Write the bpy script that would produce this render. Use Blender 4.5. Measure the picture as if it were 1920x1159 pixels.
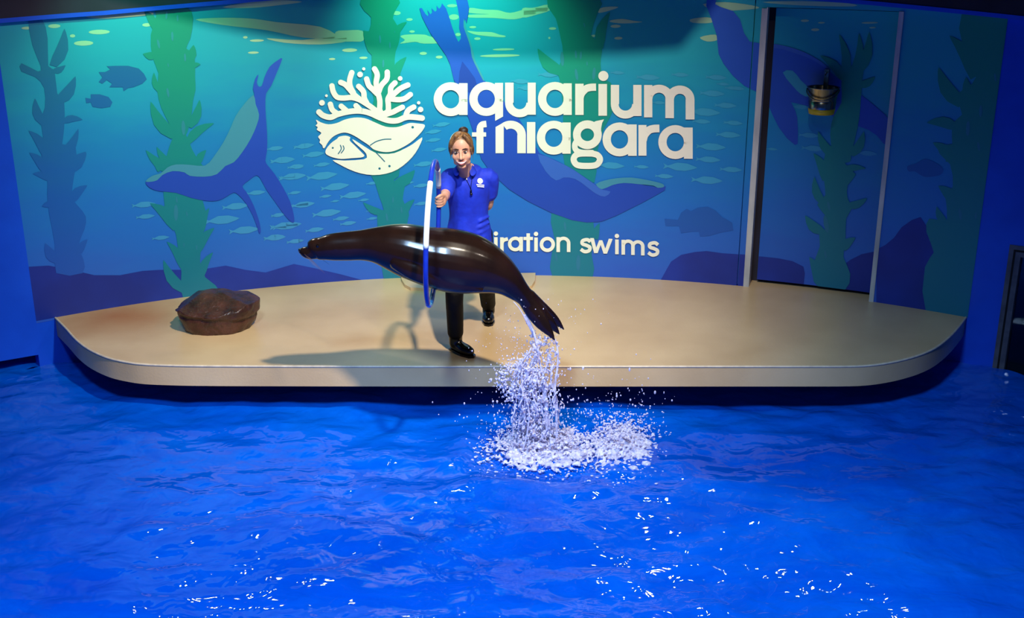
import bpy, bmesh, math, random
from mathutils import Vector, Matrix, noise
from mathutils.geometry import tessellate_polygon
from mathutils.bvhtree import BVHTree

random.seed(7)
scene = bpy.context.scene
COL = scene.collection
for o in list(bpy.data.objects):
    bpy.data.objects.remove(o)

# ------------------------------------------------------------------ camera
F = 2200.0                         # focal length in pixels of the 1920x1159 frame
PITCH = math.atan(F / 6370.0)
CP, SP = math.cos(PITCH), math.sin(PITCH)
CAM = Vector((0, 0, 3.2))
cam_data = bpy.data.cameras.new('camera')
cam_data.sensor_fit = 'HORIZONTAL'
cam_data.sensor_width = 36.0
cam_data.lens = F * 36.0 / 1920.0
cam_data.clip_end = 200
cam = bpy.data.objects.new('camera', cam_data)
cam.location = CAM
cam.rotation_euler = (math.pi / 2 - PITCH, 0, 0)
COL.objects.link(cam)
scene.camera = cam

# ------------------------------------------------------------------ world, lamps, exposure
scene.view_settings.view_transform = 'Standard'
scene.view_settings.look = 'None'
scene.view_settings.gamma = 1.0
scene.view_settings.use_curve_mapping = False
scene.view_settings.exposure = 0.0
world = bpy.data.worlds.new('dark_hall')
scene.world = world
world.use_nodes = True
world.node_tree.nodes['Background'].inputs[0].default_value = (0.02, 0.06, 0.22, 1)
world.node_tree.nodes['Background'].inputs[1].default_value = 0.42


def lamp(name, kind, loc, target, power, color, radius=0.06, angle=60, blend=0.5, size=1.0):
    d = bpy.data.lights.new(name, kind)
    d.energy = power
    d.color = color
    if kind == 'SPOT':
        d.spot_size = math.radians(angle)
        d.spot_blend = blend
        d.shadow_soft_size = radius
    elif kind == 'AREA':
        d.shape = 'DISK'
        d.size = size
    else:
        d.shadow_soft_size = radius
    o = bpy.data.objects.new(name, d)
    o.location = loc
    o.rotation_euler = (Vector(target) - Vector(loc)).to_track_quat('-Z', 'Y').to_euler()
    COL.objects.link(o)
    return o


# ceiling lamps of the hall and one added fill, above the picture: the key lamp throws the animal's shadow on the stage edge, the side
# lamp the second shadows beside trainer and boulder, the flood is blue fill added to brighten pool and side walls
lamp('key_spot_offscreen', 'SPOT', (0.75, 4.15, 6.0), (-1.0, 9.25, 0.75), 2500, (1.0, 0.89, 0.71), 0.13, 61, 1.0)
lamp('side_spot_offscreen', 'SPOT', (3.6, 4.6, 5.0), (-1.2, 9.0, 0.4), 260, (1.0, 0.86, 0.74), 0.12, 50, 0.8)
lamp('pool_fill_offscreen', 'SPOT', (-1.2, 1.6, 6.6), (-0.3, 4.5, -0.4), 4000, (0.42, 0.66, 1.0), 0.5, 78, 1.0)
# two green-tinted wall washers over the mural: their pools of light show on the painted water
lamp('wash_spot_teal_offscreen', 'SPOT', (-2.75, 8.55, 3.15), (-2.9, 9.5, 1.9), 80, (0.10, 1.0, 0.62), 0.05, 84, 1.0)
lamp('wash_spot_cyan_offscreen', 'SPOT', (-0.55, 9.1, 3.3), (-0.5, 10.2, 2.05), 190, (0.26, 1.0, 0.70), 0.05, 84, 1.0)
# lamps over the stage whose mirror images sparkle on the pool
for nm, x, z, pw in (('one', 1.25, 2.86, 300), ('two', 2.3, 3.3, 80), ('three', 3.1, 3.2, 80), ('four', -2.6, 3.1, 80), ('five', -0.9, 3.2, 60)):
    yy = 3.59 + math.sqrt(6.62 ** 2 - x * x) - 0.42
    lamp('pool_spot_%s_offscreen' % nm, 'SPOT', (x, yy, z), (x * 0.62, 4.6, -0.4), pw, (1.0, 0.93, 0.86), 0.075, 44, 0.5)

# ------------------------------------------------------------------ helpers


def ray(px, py):
    u = (px - 960.0) / F
    v = (579.5 - py) / F
    return Vector((u, CP + v * SP, -SP + v * CP))


def onz(px, py, z=0.0):
    d = ray(px, py)
    return CAM + d * ((z - CAM.z) / d.z)


def pt(px, py, Y):
    d = ray(px, py)
    return CAM + d * (Y / d.y)


def srgb(r, g, b):
    f = lambda c: (c / 255 / 12.92) if c / 255 <= 0.04045 else ((c / 255 + 0.055) / 1.055) ** 2.4
    return (f(r), f(g), f(b), 1)


def link(ob, parent=None):
    COL.objects.link(ob)
    if parent:
        ob.parent = parent
        ob.matrix_parent_inverse = parent.matrix_world.inverted() if parent.type != 'EMPTY' else \
            Matrix.Translation(parent.location).inverted()
    return ob


def obj(name, bm, mat, parent=None, smooth=False):
    me = bpy.data.meshes.new(name)
    bmesh.ops.recalc_face_normals(bm, faces=bm.faces)
    bm.to_mesh(me)
    bm.free()
    if smooth:
        for p in me.polygons:
            p.use_smooth = True
    me.materials.append(mat)
    return link(bpy.data.objects.new(name, me), parent)


def tag(o, label=None, cat=None, group=None, kind=None):
    if label: o['label'] = label
    if cat: o['category'] = cat
    if group: o['group'] = group
    if kind: o['kind'] = kind
    return o


def thing(name, label, cat, loc):
    o = bpy.data.objects.new(name, None)
    o.location = loc
    COL.objects.link(o)
    return tag(o, label, cat)


def nodemat(name):
    m = bpy.data.materials.new(name)
    m.use_nodes = True
    nt = m.node_tree
    return m, nt, nt.nodes['Principled BSDF']


def mat(name, c1, c2=None, scale=8.0, rough=0.5, metal=0.0, bump=0.0, bscale=40.0, coat=0.0, spec=0.5, stretch=None):
    m, nt, b = nodemat(name)
    b.inputs['Roughness'].default_value = rough
    b.inputs['Metallic'].default_value = metal
    b.inputs['Coat Weight'].default_value = coat
    b.inputs['Coat Roughness'].default_value = 0.06
    b.inputs['Specular IOR Level'].default_value = spec
    tc = nt.nodes.new('ShaderNodeTexCoord')
    mp = nt.nodes.new('ShaderNodeMapping')
    nt.links.new(tc.outputs['Object'], mp.inputs[0])
    if stretch:
        mp.inputs['Scale'].default_value = stretch
    n = nt.nodes.new('ShaderNodeTexNoise')
    n.inputs['Scale'].default_value = scale
    n.inputs['Detail'].default_value = 6
    nt.links.new(mp.outputs[0], n.inputs[0])
    r = nt.nodes.new('ShaderNodeValToRGB')
    c2 = c2 or tuple(min(1, x * 0.9) for x in c1[:3]) + (1,)
    r.color_ramp.elements[0].position = 0.35
    r.color_ramp.elements[0].color = c2
    r.color_ramp.elements[1].position = 0.65
    r.color_ramp.elements[1].color = c1
    nt.links.new(n.outputs[0], r.inputs[0])
    nt.links.new(r.outputs[0], b.inputs['Base Color'])
    if bump:
        n2 = nt.nodes.new('ShaderNodeTexNoise')
        n2.inputs['Scale'].default_value = bscale
        n2.inputs['Detail'].default_value = 8
        nt.links.new(mp.outputs[0], n2.inputs[0])
        bp = nt.nodes.new('ShaderNodeBump')
        bp.inputs['Strength'].default_value = bump
        bp.inputs['Distance'].default_value = 0.02
        nt.links.new(n2.outputs[0], bp.inputs['Height'])
        nt.links.new(bp.outputs[0], b.inputs['Normal'])
    return m


def gradmat(name, stops, zmax=2.45, rough=0.45, warp=0.10):
    """mural paint: the painted colour changes with height on the wall"""
    m, nt, b = nodemat(name)
    b.inputs['Roughness'].default_value = rough
    g = nt.nodes.new('ShaderNodeNewGeometry')
    s = nt.nodes.new('ShaderNodeSeparateXYZ')
    nt.links.new(g.outputs['Position'], s.inputs[0])
    n = nt.nodes.new('ShaderNodeTexNoise')
    n.inputs['Scale'].default_value = 3.0
    n.inputs['Detail'].default_value = 5
    mp = nt.nodes.new('ShaderNodeMapping')
    mp.inputs['Scale'].default_value = (0.6, 0.6, 2.0)
    nt.links.new(g.outputs['Position'], mp.inputs[0])
    nt.links.new(mp.outputs[0], n.inputs[0])
    a = nt.nodes.new('ShaderNodeMath'); a.operation = 'MULTIPLY_ADD'
    nt.links.new(n.outputs[0], a.inputs[0])
    a.inputs[1].default_value = warp * 2
    a.inputs[2].default_value = -warp
    d = nt.nodes.new('ShaderNodeMath'); d.operation = 'MULTIPLY_ADD'
    nt.links.new(s.outputs['Z'], d.inputs[0])
    d.inputs[1].default_value = 1 / zmax
    nt.links.new(a.outputs[0], d.inputs[2])
    r = nt.nodes.new('ShaderNodeValToRGB')
    els = r.color_ramp.elements
    while len(els) < len(stops):
        els.new(0.5)
    for e, (p, c) in zip(els, stops):
        e.position = p
        e.color = c
    nt.links.new(d.outputs[0], r.inputs[0])
    nt.links.new(r.outputs[0], b.inputs['Base Color'])
    return m


def box(bm, x0, x1, y0, y1, z0, z1):
    v = [bm.verts.new((x, y, z)) for x in (x0, x1) for y in (y0, y1) for z in (z0, z1)]
    for f in ((0, 1, 3, 2), (4, 6, 7, 5), (0, 4, 5, 1), (2, 3, 7, 6), (0, 2, 6, 4), (1, 5, 7, 3)):
        bm.faces.new([v[i] for i in f])
    return v


def obox(bm, p0, p1, n, t, z0, z1):
    """box standing on the ground line p0-p1 with thickness t along n"""
    a, b = Vector((p0[0], p0[1], 0)), Vector((p1[0], p1[1], 0))
    n = Vector((n[0], n[1], 0)).normalized() * t
    q = [a, b, b + n, a + n]
    lo = [bm.verts.new((p.x, p.y, z0)) for p in q]
    hi = [bm.verts.new((p.x, p.y, z1)) for p in q]
    bm.faces.new(lo); bm.faces.new(hi)
    for i in range(4):
        j = (i + 1) % 4
        bm.faces.new((lo[i], lo[j], hi[j], hi[i]))


def catmull(P, n, closed=False):
    P = [Vector(p) for p in P]
    out = []
    m = len(P)
    segs = m if closed else m - 1
    for i in range(segs):
        if closed:
            a, b, c, d = P[(i - 1) % m], P[i], P[(i + 1) % m], P[(i + 2) % m]
        else:
            a, b, c, d = P[max(i - 1, 0)], P[i], P[i + 1], P[min(i + 2, m - 1)]
        for k in range(n):
            t = k / n
            out.append(0.5 * ((2 * b) + (c - a) * t + (2 * a - 5 * b + 4 * c - d) * t * t + (3 * b - a - 3 * c + d) * t ** 3))
    if not closed:
        out.append(P[-1])
    return out


def loft(bm, centers, ra, rb=None, side=None, n=14, sub=4, cap=True):
    """smooth closed tube through centers; ra along side, rb across"""
    rb = rb or ra
    C = catmull(centers, sub)
    R = catmull([(a, b, 0) for a, b in zip(ra, rb)], sub)
    prev = Vector(side) if side is not None else None
    rings = []
    m = len(C)
    rows = []
    for i in range(m):
        t = (C[min(i + 1, m - 1)] - C[max(i - 1, 0)])
        t = t.normalized() if t.length > 1e-9 else Vector((0, 0, 1))
        if prev is None:
            prev = t.orthogonal()
        s = Vector(side) if side is not None else prev
        s = s - t * s.dot(t)
        s = s.normalized() if s.length > 1e-6 else t.orthogonal().normalized()
        prev = s
        rows.append((C[i], t, s, t.cross(s), max(R[i].x, 1e-4), max(R[i].y, 1e-4)))
    if cap:
        c, t, s, b, x, y = rows[0]
        r0 = min(x, y) * 0.8
        pre = [(c - t * r0 * math.sin(k), t, s, b, x * math.cos(k), y * math.cos(k)) for k in (1.45, 1.1, 0.6)]
        c, t, s, b, x, y = rows[-1]
        r1 = min(x, y) * 0.8
        post = [(c + t * r1 * math.sin(k), t, s, b, x * math.cos(k), y * math.cos(k)) for k in (0.6, 1.1, 1.45)]
        rows = pre + rows + post
    for c, t, s, b, x, y in rows:
        rings.append([bm.verts.new(c + s * (x * math.cos(2 * math.pi * k / n)) + b * (y * math.sin(2 * math.pi * k / n))) for k in range(n)])
    for r0, r1 in zip(rings, rings[1:]):
        for k in range(n):
            bm.faces.new((r0[k], r0[(k + 1) % n], r1[(k + 1) % n], r1[k]))
    bm.faces.new(rings[0][::-1])
    bm.faces.new(rings[-1])


def ball(bm, c, r, axes=None, seg=14, rings=10):
    c = Vector(c)
    r = (r, r, r) if isinstance(r, (int, float)) else r
    ax = axes or (Vector((1, 0, 0)), Vector((0, 1, 0)), Vector((0, 0, 1)))
    M = Matrix((ax[0] * r[0], ax[1] * r[1], ax[2] * r[2])).transposed().to_4x4()
    M.translation = c
    bmesh.ops.create_uvsphere(bm, u_segments=seg, v_segments=rings, radius=1.0, matrix=M)


_ico = bmesh.new(); bmesh.ops.create_icosphere(_ico, subdivisions=1, radius=1.0)
_ico.verts.index_update(); ICOV = [v.co.copy() for v in _ico.verts]; ICOF = [[v.index for v in f.verts] for f in _ico.faces]; _ico.free()


def blob(bm, M):
    vv = [bm.verts.new(M @ c) for c in ICOV]
    for f in ICOF:
        bm.faces.new([vv[k] for k in f])


def fuse(name, bm, voxel, mt, parent=None, smooth=4, factor=0.5):
    """fuse overlapping closed shells into one continuous skin"""
    me = bpy.data.meshes.new(name + '_raw')
    bmesh.ops.recalc_face_normals(bm, faces=bm.faces)
    bm.to_mesh(me); bm.free()
    t = bpy.data.objects.new(name + '_raw', me)
    COL.objects.link(t)
    r = t.modifiers.new('r', 'REMESH'); r.mode = 'VOXEL'; r.voxel_size = voxel; r.use_smooth_shade = True
    if smooth:
        s = t.modifiers.new('s', 'SMOOTH'); s.iterations = smooth; s.factor = factor
    dg = bpy.context.evaluated_depsgraph_get()
    dg.update()
    out = bpy.data.meshes.new_from_object(t.evaluated_get(dg))
    bpy.data.objects.remove(t); bpy.data.meshes.remove(me)
    out.name = name
    for p in out.polygons:
        p.use_smooth = True
    out.materials.clear(); out.materials.append(mt)
    return link(bpy.data.objects.new(name, out), parent)


# ------------------------------------------------------------------ geometry of the back wall (a concave arc)
CC = Vector((0.0, 3.59, 0))
RW = 6.62
WT = 2.62          # mural height
WATER = -0.40
SLAB = -0.16
DREC = 0.13        # door recess


def arc(s, r=RW):
    a = s / RW
    return Vector((CC.x + r * math.sin(a), CC.y + r * math.cos(a), 0))


def hit(px, py, r=RW):
    """pixel -> (s, z) on the vertical cylinder of radius r"""
    d = ray(px, py)
    ox, oy = CAM.x - CC.x, CAM.y - CC.y
    A = d.x * d.x + d.y * d.y
    B = 2 * (ox * d.x + oy * d.y)
    Cc = ox * ox + oy * oy - r * r
    t = (-B + math.sqrt(B * B - 4 * A * Cc)) / (2 * A)
    p = CAM + d * t
    return RW * math.atan2(p.x - CC.x, p.y - CC.y), p.z


S0 = hit(68, 602)[0]
S1 = hit(1404, 528)[0]          # left jamb of the door
S2 = hit(1637, 566)[0]          # right jamb
S3 = hit(1815, 592)[0]
DTOP = hit(1560, 17)[1]         # door head
GJ, GW = S1 - 0.105, 0.009      # open joint between wall panels

# ------------------------------------------------------------------ materials
M_mural = gradmat('mural_paint', [(0.0, srgb(40, 90, 196)), (0.28, srgb(24, 108, 200)), (0.55, srgb(14, 130, 192)), (0.80, srgb(20, 164, 184)), (1.0, srgb(24, 172, 182))])
M_kelp = gradmat('mural_kelp_green', [(0.0, srgb(6, 112, 142)), (0.4, srgb(2, 128, 136)), (0.75, srgb(0, 146, 122)), (1.0, srgb(0, 148, 116))])
M_kelpfar = gradmat('mural_kelp_blue', [(0.0, srgb(26, 78, 182)), (0.4, srgb(14, 94, 178)), (0.8, srgb(10, 116, 152)), (1.0, srgb(10, 122, 150))])
M_kelpslit = gradmat('mural_kelp_slit', [(0.0, srgb(30, 110, 150)), (1.0, srgb(40, 150, 150))])
M_lion = gradmat('mural_sea_lion', [(0.0, srgb(22, 60, 166)), (0.5, srgb(26, 74, 186)), (1.0, srgb(40, 98, 204))])
M_lionmid = gradmat('mural_sea_lion_mid', [(0.0, srgb(46, 90, 190)), (1.0, srgb(56, 112, 204))])
M_liondark = gradmat('mural_sea_lion_dark', [(0.0, srgb(22, 50, 142)), (1.0, srgb(32, 74, 176))])
M_belly = gradmat('mural_sea_lion_light', [(0.0, srgb(60, 130, 170)), (1.0, srgb(64, 156, 168))])
M_bed = mat('mural_seabed', srgb(18, 50, 158), srgb(14, 40, 136), 2.0)
M_fish = gradmat('mural_small_fish', [(0.0, srgb(58, 132, 200)), (0.5, srgb(48, 150, 196)), (1.0, srgb(50, 166, 184))])
M_reef = gradmat('mural_reef_fish', [(0.0, srgb(26, 80, 180)), (0.5, srgb(14, 96, 172)), (1.0, srgb(12, 112, 150))])
M_glint = gradmat('mural_surface_glint', [(0.0, srgb(168, 214, 166)), (1.0, srgb(168, 214, 166))])
M_cream = mat('cream_vinyl', srgb(244, 242, 228), srgb(240, 238, 222), 3.0, rough=0.4)
M_logoink = mat('logo_teal_line', srgb(18, 112, 140), rough=0.4)
M_blue = mat('blue_wall_paint', srgb(8, 84, 226), srgb(6, 76, 214), 3.0, rough=0.4, bump=0.05, bscale=120)
M_blueR = M_blue
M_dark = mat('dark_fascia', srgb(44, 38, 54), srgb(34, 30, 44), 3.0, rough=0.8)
M_black = mat('black_gap', srgb(6, 7, 10), rough=0.8)
M_strip = mat('grey_metal_strip', srgb(206, 206, 204), srgb(160, 162, 166), 6.0, rough=0.4, metal=0.0, stretch=(1, 1, 0.3))
M_steel = mat('brushed_steel', srgb(168, 160, 140), srgb(120, 114, 100), 30.0, rough=0.25, metal=1.0, stretch=(1, 1, 0.1))
M_yellow = mat('yellow_band', srgb(214, 188, 30), srgb(190, 164, 20), 10, rough=0.4)
M_frame = mat('grey_window_frame', srgb(96, 96, 104), srgb(70, 70, 80), 9, rough=0.5)
M_glass = bpy.data.materials.new('window_glass'); M_glass.use_nodes = True
_nt = M_glass.node_tree
_tr = _nt.nodes.new('ShaderNodeBsdfTransparent'); _tr.inputs[0].default_value = (0.75, 0.82, 0.85, 1)
_gl = _nt.nodes.new('ShaderNodeBsdfGlossy'); _gl.inputs['Roughness'].default_value = 0.03
_fr = _nt.nodes.new('ShaderNodeFresnel'); _fr.inputs[0].default_value = 1.5
_mx = _nt.nodes.new('ShaderNodeMixShader')
_nt.links.new(_fr.outputs[0], _mx.inputs[0]); _nt.links.new(_tr.outputs[0], _mx.inputs[1]); _nt.links.new(_gl.outputs[0], _mx.inputs[2])
_nt.links.new(_mx.outputs[0], _nt.nodes['Material Output'].inputs['Surface'])


# ------------------------------------------------------------------ setting: walls
def arcwall(bm, s0, s1, z0, z1, r0=RW, r1=RW + 0.12, step=0.1):
    n = max(1, int(round((s1 - s0) / step)))
    cols = []
    for i in range(n + 1):
        s = s0 + (s1 - s0) * i / n
        a, b = arc(s, r0), arc(s, r1)
        cols.append([bm.verts.new((a.x, a.y, z0)), bm.verts.new((a.x, a.y, z1)), bm.verts.new((b.x, b.y, z1)), bm.verts.new((b.x, b.y, z0))])
    for c0, c1 in zip(cols, cols[1:]):
        for k in range(4):
            j = (k + 1) % 4
            bm.faces.new((c0[k], c1[k], c1[j], c0[j]))
    bm.faces.new(cols[0]); bm.faces.new(cols[-1][::-1])


bm = bmesh.new()
arcwall(bm, S0, GJ, -0.02, WT)
arcwall(bm, GJ + GW, S1, -0.02, WT)
arcwall(bm, S1, S2, DTOP, WT)
arcwall(bm, S2, S3, -0.02, WT)
wall_back = tag(obj('wall_back', bm, M_mural), 'curved back wall painted with an underwater mural', 'wall', kind='structure')

# door leaf, set back in its opening
bm = bmesh.new()
arcwall(bm, S1 + 0.055, S2 - 0.012, 0.035, DTOP - 0.015, RW + DREC, RW + DREC + 0.05)
door = tag(obj('door_1', bm, M_mural), 'flush door painted over with the mural, set back in the wall', 'door', kind='structure')
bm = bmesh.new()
arcwall(bm, S1 - 0.02, S2 + 0.02, -0.02, DTOP + 0.03, RW + DREC + 0.07, RW + DREC + 0.12)  # dark sheet behind the leaf, its grey stands in for shade in the gap
obj('door_gap_shade', bm, M_dark, door)

# metal corner strips beside the door
for nm, s, w in (('trim_1', S1, 0.045), ('trim_2', S2, 0.034)):
    bm = bmesh.new()
    arcwall(bm, s - w, s, 0.0, DTOP - (0.01 if nm == 'trim_1' else 0.0), RW - 0.012, RW - 0.001)
    arcwall(bm, s - 0.004, s + 0.004, 0.0, DTOP, RW - 0.012, RW + 0.11)
    tag(obj(nm, bm, M_strip), 'grey metal corner strip on the %s jamb of the painted door' % ('lettered wall side' if nm == 'trim_1' else 'blue wall side'), 'trim', kind='structure')
# recessed joint between two wall panels
bm = bmesh.new()
arcwall(bm, GJ - 0.01, GJ + GW + 0.01, 0.0, WT, RW + 0.05, RW + 0.07)
obj('panel_joint', bm, M_mural, wall_back)

# dark fascia hanging in front of the top of the mural, with a blue lower edge that dips at both ends
fk = [(hit(x, y, RW - 0.03)) for x, y in ((0, 35), (100, 27), (200, 20), (430, 0), (700, -22), (960, -30), (1300, -22), (1612, 0), (1750, 13), (1888, 27))]


def fz(q):
    if q <= fk[0][0]: return fk[0][1] + (fk[1][1] - fk[0][1]) / (fk[1][0] - fk[0][0]) * (q - fk[0][0])
    for (a0, z0), (a1, z1) in zip(fk, fk[1:]):
        if q <= a1: return z0 + (z1 - z0) * (q - a0) / (a1 - a0)
    (a0, z0), (a1, z1) = fk[-2:]
    return z1 + (z1 - z0) / (a1 - a0) * (q - a1)


def fascia(bm, lo_, hi_, r0, r1):
    cols = []
    n = 70
    for i in range(n + 1):
        q = S0 - 0.15 + (S3 - S0 + 0.3) * i / n
        a, b_ = arc(q, r0), arc(q, r1)
        z0, z1 = lo_(q), hi_(q)
        cols.append([bm.verts.new((a.x, a.y, z0)), bm.verts.new((a.x, a.y, z1)), bm.verts.new((b_.x, b_.y, z1)), bm.verts.new((b_.x, b_.y, z0))])
    for c0, c1 in zip(cols, cols[1:]):
        for k in range(4):
            bm.faces.new((c0[k], c1[k], c1[(k + 1) % 4], c0[(k + 1) % 4]))
    bm.faces.new(cols[0]); bm.faces.new(cols[-1][::-1])


bm = bmesh.new(); fascia(bm, lambda q: fz(q) - 0.03, lambda q: fz(q) + 0.002, RW - 0.05, RW + 0.02)
tag(obj('trim_3', bm, M_blue), 'thin blue edge strip along the top of the mural wall', 'trim', kind='structure')
bm = bmesh.new(); fascia(bm, fz, lambda q: 4.2, RW - 0.045, RW + 0.02)
tag(obj('wall_upper', bm, M_dark), 'dark unlit fascia above the mural wall', 'wall', kind='structure')

# pool wall below the stage
bm = bmesh.new(); arcwall(bm, S0 - 0.02, S3 + 0.02, -1.6, -0.02, RW + 0.002, RW + 0.12)
tag(obj('wall_pool', bm, M_blue), 'blue pool wall running below the stage', 'wall', kind='structure')

# side walls, splayed towards the seats
ang = math.radians(30)
PL = arc(S0); PR = arc(S3)
dL = Vector((-math.cos(ang), -math.sin(ang), 0)); nL = Vector((-math.sin(ang), math.cos(ang), 0))
dR = Vector((math.cos(ang), -math.sin(ang), 0)); nR = Vector((math.sin(ang), math.cos(ang), 0))
bm = bmesh.new()
obox(bm, PL, PL + dL * 5, nL, 0.2, -0.29, WT + 0.6)
tag(obj('wall_left', bm, M_blue), 'bright blue side wall ending just above the water', 'wall', kind='structure')
bm = bmesh.new()
q = PL + nL * 0.55 - dL * 0.5
obox(bm, q, q + dL * 5.5, nL, 0.1, -1.6, -0.2)
obox(bm, PL + nL * 0.19 - dL * 0.5, PL + nL * 0.19 + dL * 5, nL, 0.46, -0.29, -0.20)
tag(obj('wall_recess', bm, M_blue), 'blue recess under the blue side wall', 'wall', kind='structure')
# right wall with window opening


def onwallR(px, py):
    d = ray(px, py)
    t = (PR - CAM).dot(nR) / d.dot(nR)
    p = CAM + d * t
    return (p - PR).dot(dR), p.z


wx0, wz1 = onwallR(1893, 459)
wx0b, _ = onwallR(1862, 684)
wx0 = (wx0 + wx0b) / 2
wz1 = onwallR(1905, 460)[1]
wx1, wz0 = wx0 + 1.25, WATER - 0.5
bm = bmesh.new()
obox(bm, PR, PR + dR * wx0, nR, 0.2, -1.6, WT + 0.6)
obox(bm, PR + dR * wx0, PR + dR * wx1, nR, 0.2, wz1, WT + 0.6)
obox(bm, PR + dR * wx0, PR + dR * wx1, nR, 0.2, -1.6, wz0)
obox(bm, PR + dR * wx1, PR + dR * 5, nR, 0.2, -1.6, WT + 0.6)
tag(obj('wall_right', bm, M_blue), 'blue side wall with a dark viewing window', 'wall', kind='structure')
bm = bmesh.new()
fw = 0.09
for a, b, z0, z1 in ((wx0, wx0 + fw, wz0, wz1), (wx1 - fw, wx1, wz0, wz1), (wx0 + fw, wx1 - fw, wz1 - fw, wz1), (wx0 + fw, wx1 - fw, wz0, wz0 + fw)):
    obox(bm, PR + dR * a - nR * 0.008, PR + dR * b - nR * 0.008, nR, 0.12, z0, z1)
win = tag(obj('window_1', bm, M_frame), 'grey framed viewing window in the blue side wall at the waterline', 'window', kind='structure')
bm = bmesh.new()
for a, b, z0, z1 in ((wx0 + .035, wx0 + .05, wz0, wz1 - .035), (wx0 + .05, wx1 - .05, wz1 - .05, wz1 - .035)):
    obox(bm, PR + dR * a - nR * 0.012, PR + dR * b - nR * 0.012, nR, 0.01, z0, z1)
obj('gasket', bm, M_black, win)
bm = bmesh.new()
obox(bm, PR + dR * wx0 + nR * 0.07, PR + dR * wx1 + nR * 0.07, nR, 0.03, wz0, wz1)
obj('pane', bm, M_glass, win)
# unlit room behind the window
bm = bmesh.new()
ra_, rb_ = PR + dR * (wx0 - 0.1) + nR * 0.2, PR + dR * (wx1 + 0.3) + nR * 0.2
obox(bm, ra_ + nR * 1.2, rb_ + nR * 1.2, nR, 0.05, wz0 - 0.1, wz1 + 0.1)
obox(bm, ra_, ra_ + nR * 1.2, -dR, 0.05, wz0 - 0.1, wz1 + 0.1)
obox(bm, rb_, rb_ + nR * 1.2, dR, 0.05, wz0 - 0.1, wz1 + 0.1)
obox(bm, ra_, rb_, nR, 1.2, wz1 + 0.05, wz1 + 0.1)
obox(bm, ra_, rb_, nR, 1.2, wz0 - 0.1, wz0 - 0.05)
obj('room_behind', bm, M_dark, win)

# unseen box added above the frame: it holds the key light off the top of the mural
bm = bmesh.new()
pts = [(-5.0, 8.28), (1.22, 8.28), (1.62, 8.9), (-5.0, 8.9)]
lo = [bm.verts.new((x, y, 3.235)) for x, y in pts]
hi = [bm.verts.new((x + (0.45 if x > 0 else 0), y, 3.75)) for x, y in pts]
bm.faces.new(lo); bm.faces.new(hi)
for i in range(4):
    j = (i + 1) % 4
    bm.faces.new((lo[i], lo[j], hi[j], hi[i]))
tag(obj('unseen_key_blocker', bm, M_dark), 'dark unseen box added over the stage to shade the mural top', 'ceiling', kind='structure')
bm = bmesh.new(); box(bm, -9, 9, -3, 11, 7.0, 7.2)
tag(obj('ceiling', bm, M_dark), 'dark ceiling high above the pool hall', 'ceiling', kind='structure')

# ------------------------------------------------------------------ mural: flat painted shapes on the wall


def Z(region, W):
    x0, y0, x1, y1 = region
    k = (x1 - x0) / W
    return lambda pts: [(x0 + p[0] * k, y0 + p[1] * k) + tuple(v * k for v in p[2:]) for p in pts]


zA = Z((250, 90, 580, 460), 1034); zB = Z((770, 0, 1030, 200), 1507); zC = Z((880, 200, 1280, 520), 1449)
zD = Z((1310, 0, 1700, 300), 1507); zE = Z((240, 0, 420, 300), 695); zF = Z((250, 280, 430, 560), 745)
zG = Z((640, 0, 820, 200), 1043); zH = Z((640, 300, 820, 530), 907); zI = Z((980, 0, 1180, 200), 1159)
zJ = Z((40, 20, 200, 320), 618); zK = Z((40, 280, 200, 560), 662); zL = Z((1480, 30, 1700, 300), 944)
zM = Z((1460, 280, 1680, 580), 850); zN = Z((1680, 0, 1920, 300), 927); zO = Z((1660, 280, 1920, 600), 942)
zP = Z((1000, 380, 1400, 550), 1920); zQ = Z((480, 220, 840, 480), 1605); zR = Z((960, 90, 1400, 380), 1758)
zS = Z((580, 110, 820, 340), 1209); zT = Z((0, 0, 640, 260), 1920); zU = Z((560, 90, 1000, 380), 1758)


def smooth2(poly, n=3):
    return [(p.x, p.y) for p in catmull([(x, y, 0) for x, y in poly], n, closed=True)]


def leaf(base, tip, w, bend=0.12):
    bx, by = base; tx, ty = tip
    dx, dy = tx - bx, ty - by
    L = math.hypot(dx, dy)
    nx, ny = -dy / L, dx / L
    P = []
    prof = [(0, .6), (.25, 1), (.5, .95), (.75, .6), (.92, .25), (1, 0)]
    for t, k in prof:
        o = bend * L * math.sin(math.pi * t) + w * .5 * k
        P.append((bx + dx * t + nx * o, by + dy * t + ny * o))
    for t, k in prof[::-1][1:]:
        o = bend * L * math.sin(math.pi * t) - w * .5 * k
        P.append((bx + dx * t + nx * o, by + dy * t + ny * o))
    return P


def stroke(P, w, caps=True, n=4):
    """thick line with round ends as one polygon per segment plus discs"""
    C = [(p.x, p.y) for p in catmull([(x, y, 0) for x, y in P], n)] if len(P) > 2 else P
    out = []
    L, Rr = [], []
    for i in range(len(C)):
        a = C[max(i - 1, 0)]; b = C[min(i + 1, len(C) - 1)]
        dx, dy = b[0] - a[0], b[1] - a[1]
        l = math.hypot(dx, dy) or 1
        L.append((C[i][0] - dy / l * w / 2, C[i][1] + dx / l * w / 2))
        Rr.append((C[i][0] + dy / l * w / 2, C[i][1] - dx / l * w / 2))
    for i in range(len(C) - 1):
        out.append([L[i], L[i + 1], Rr[i + 1], Rr[i]])
    if caps:
        for c in (C[0], C[-1]):
            out.append(disc(c[0], c[1], w / 2))
    return out


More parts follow.
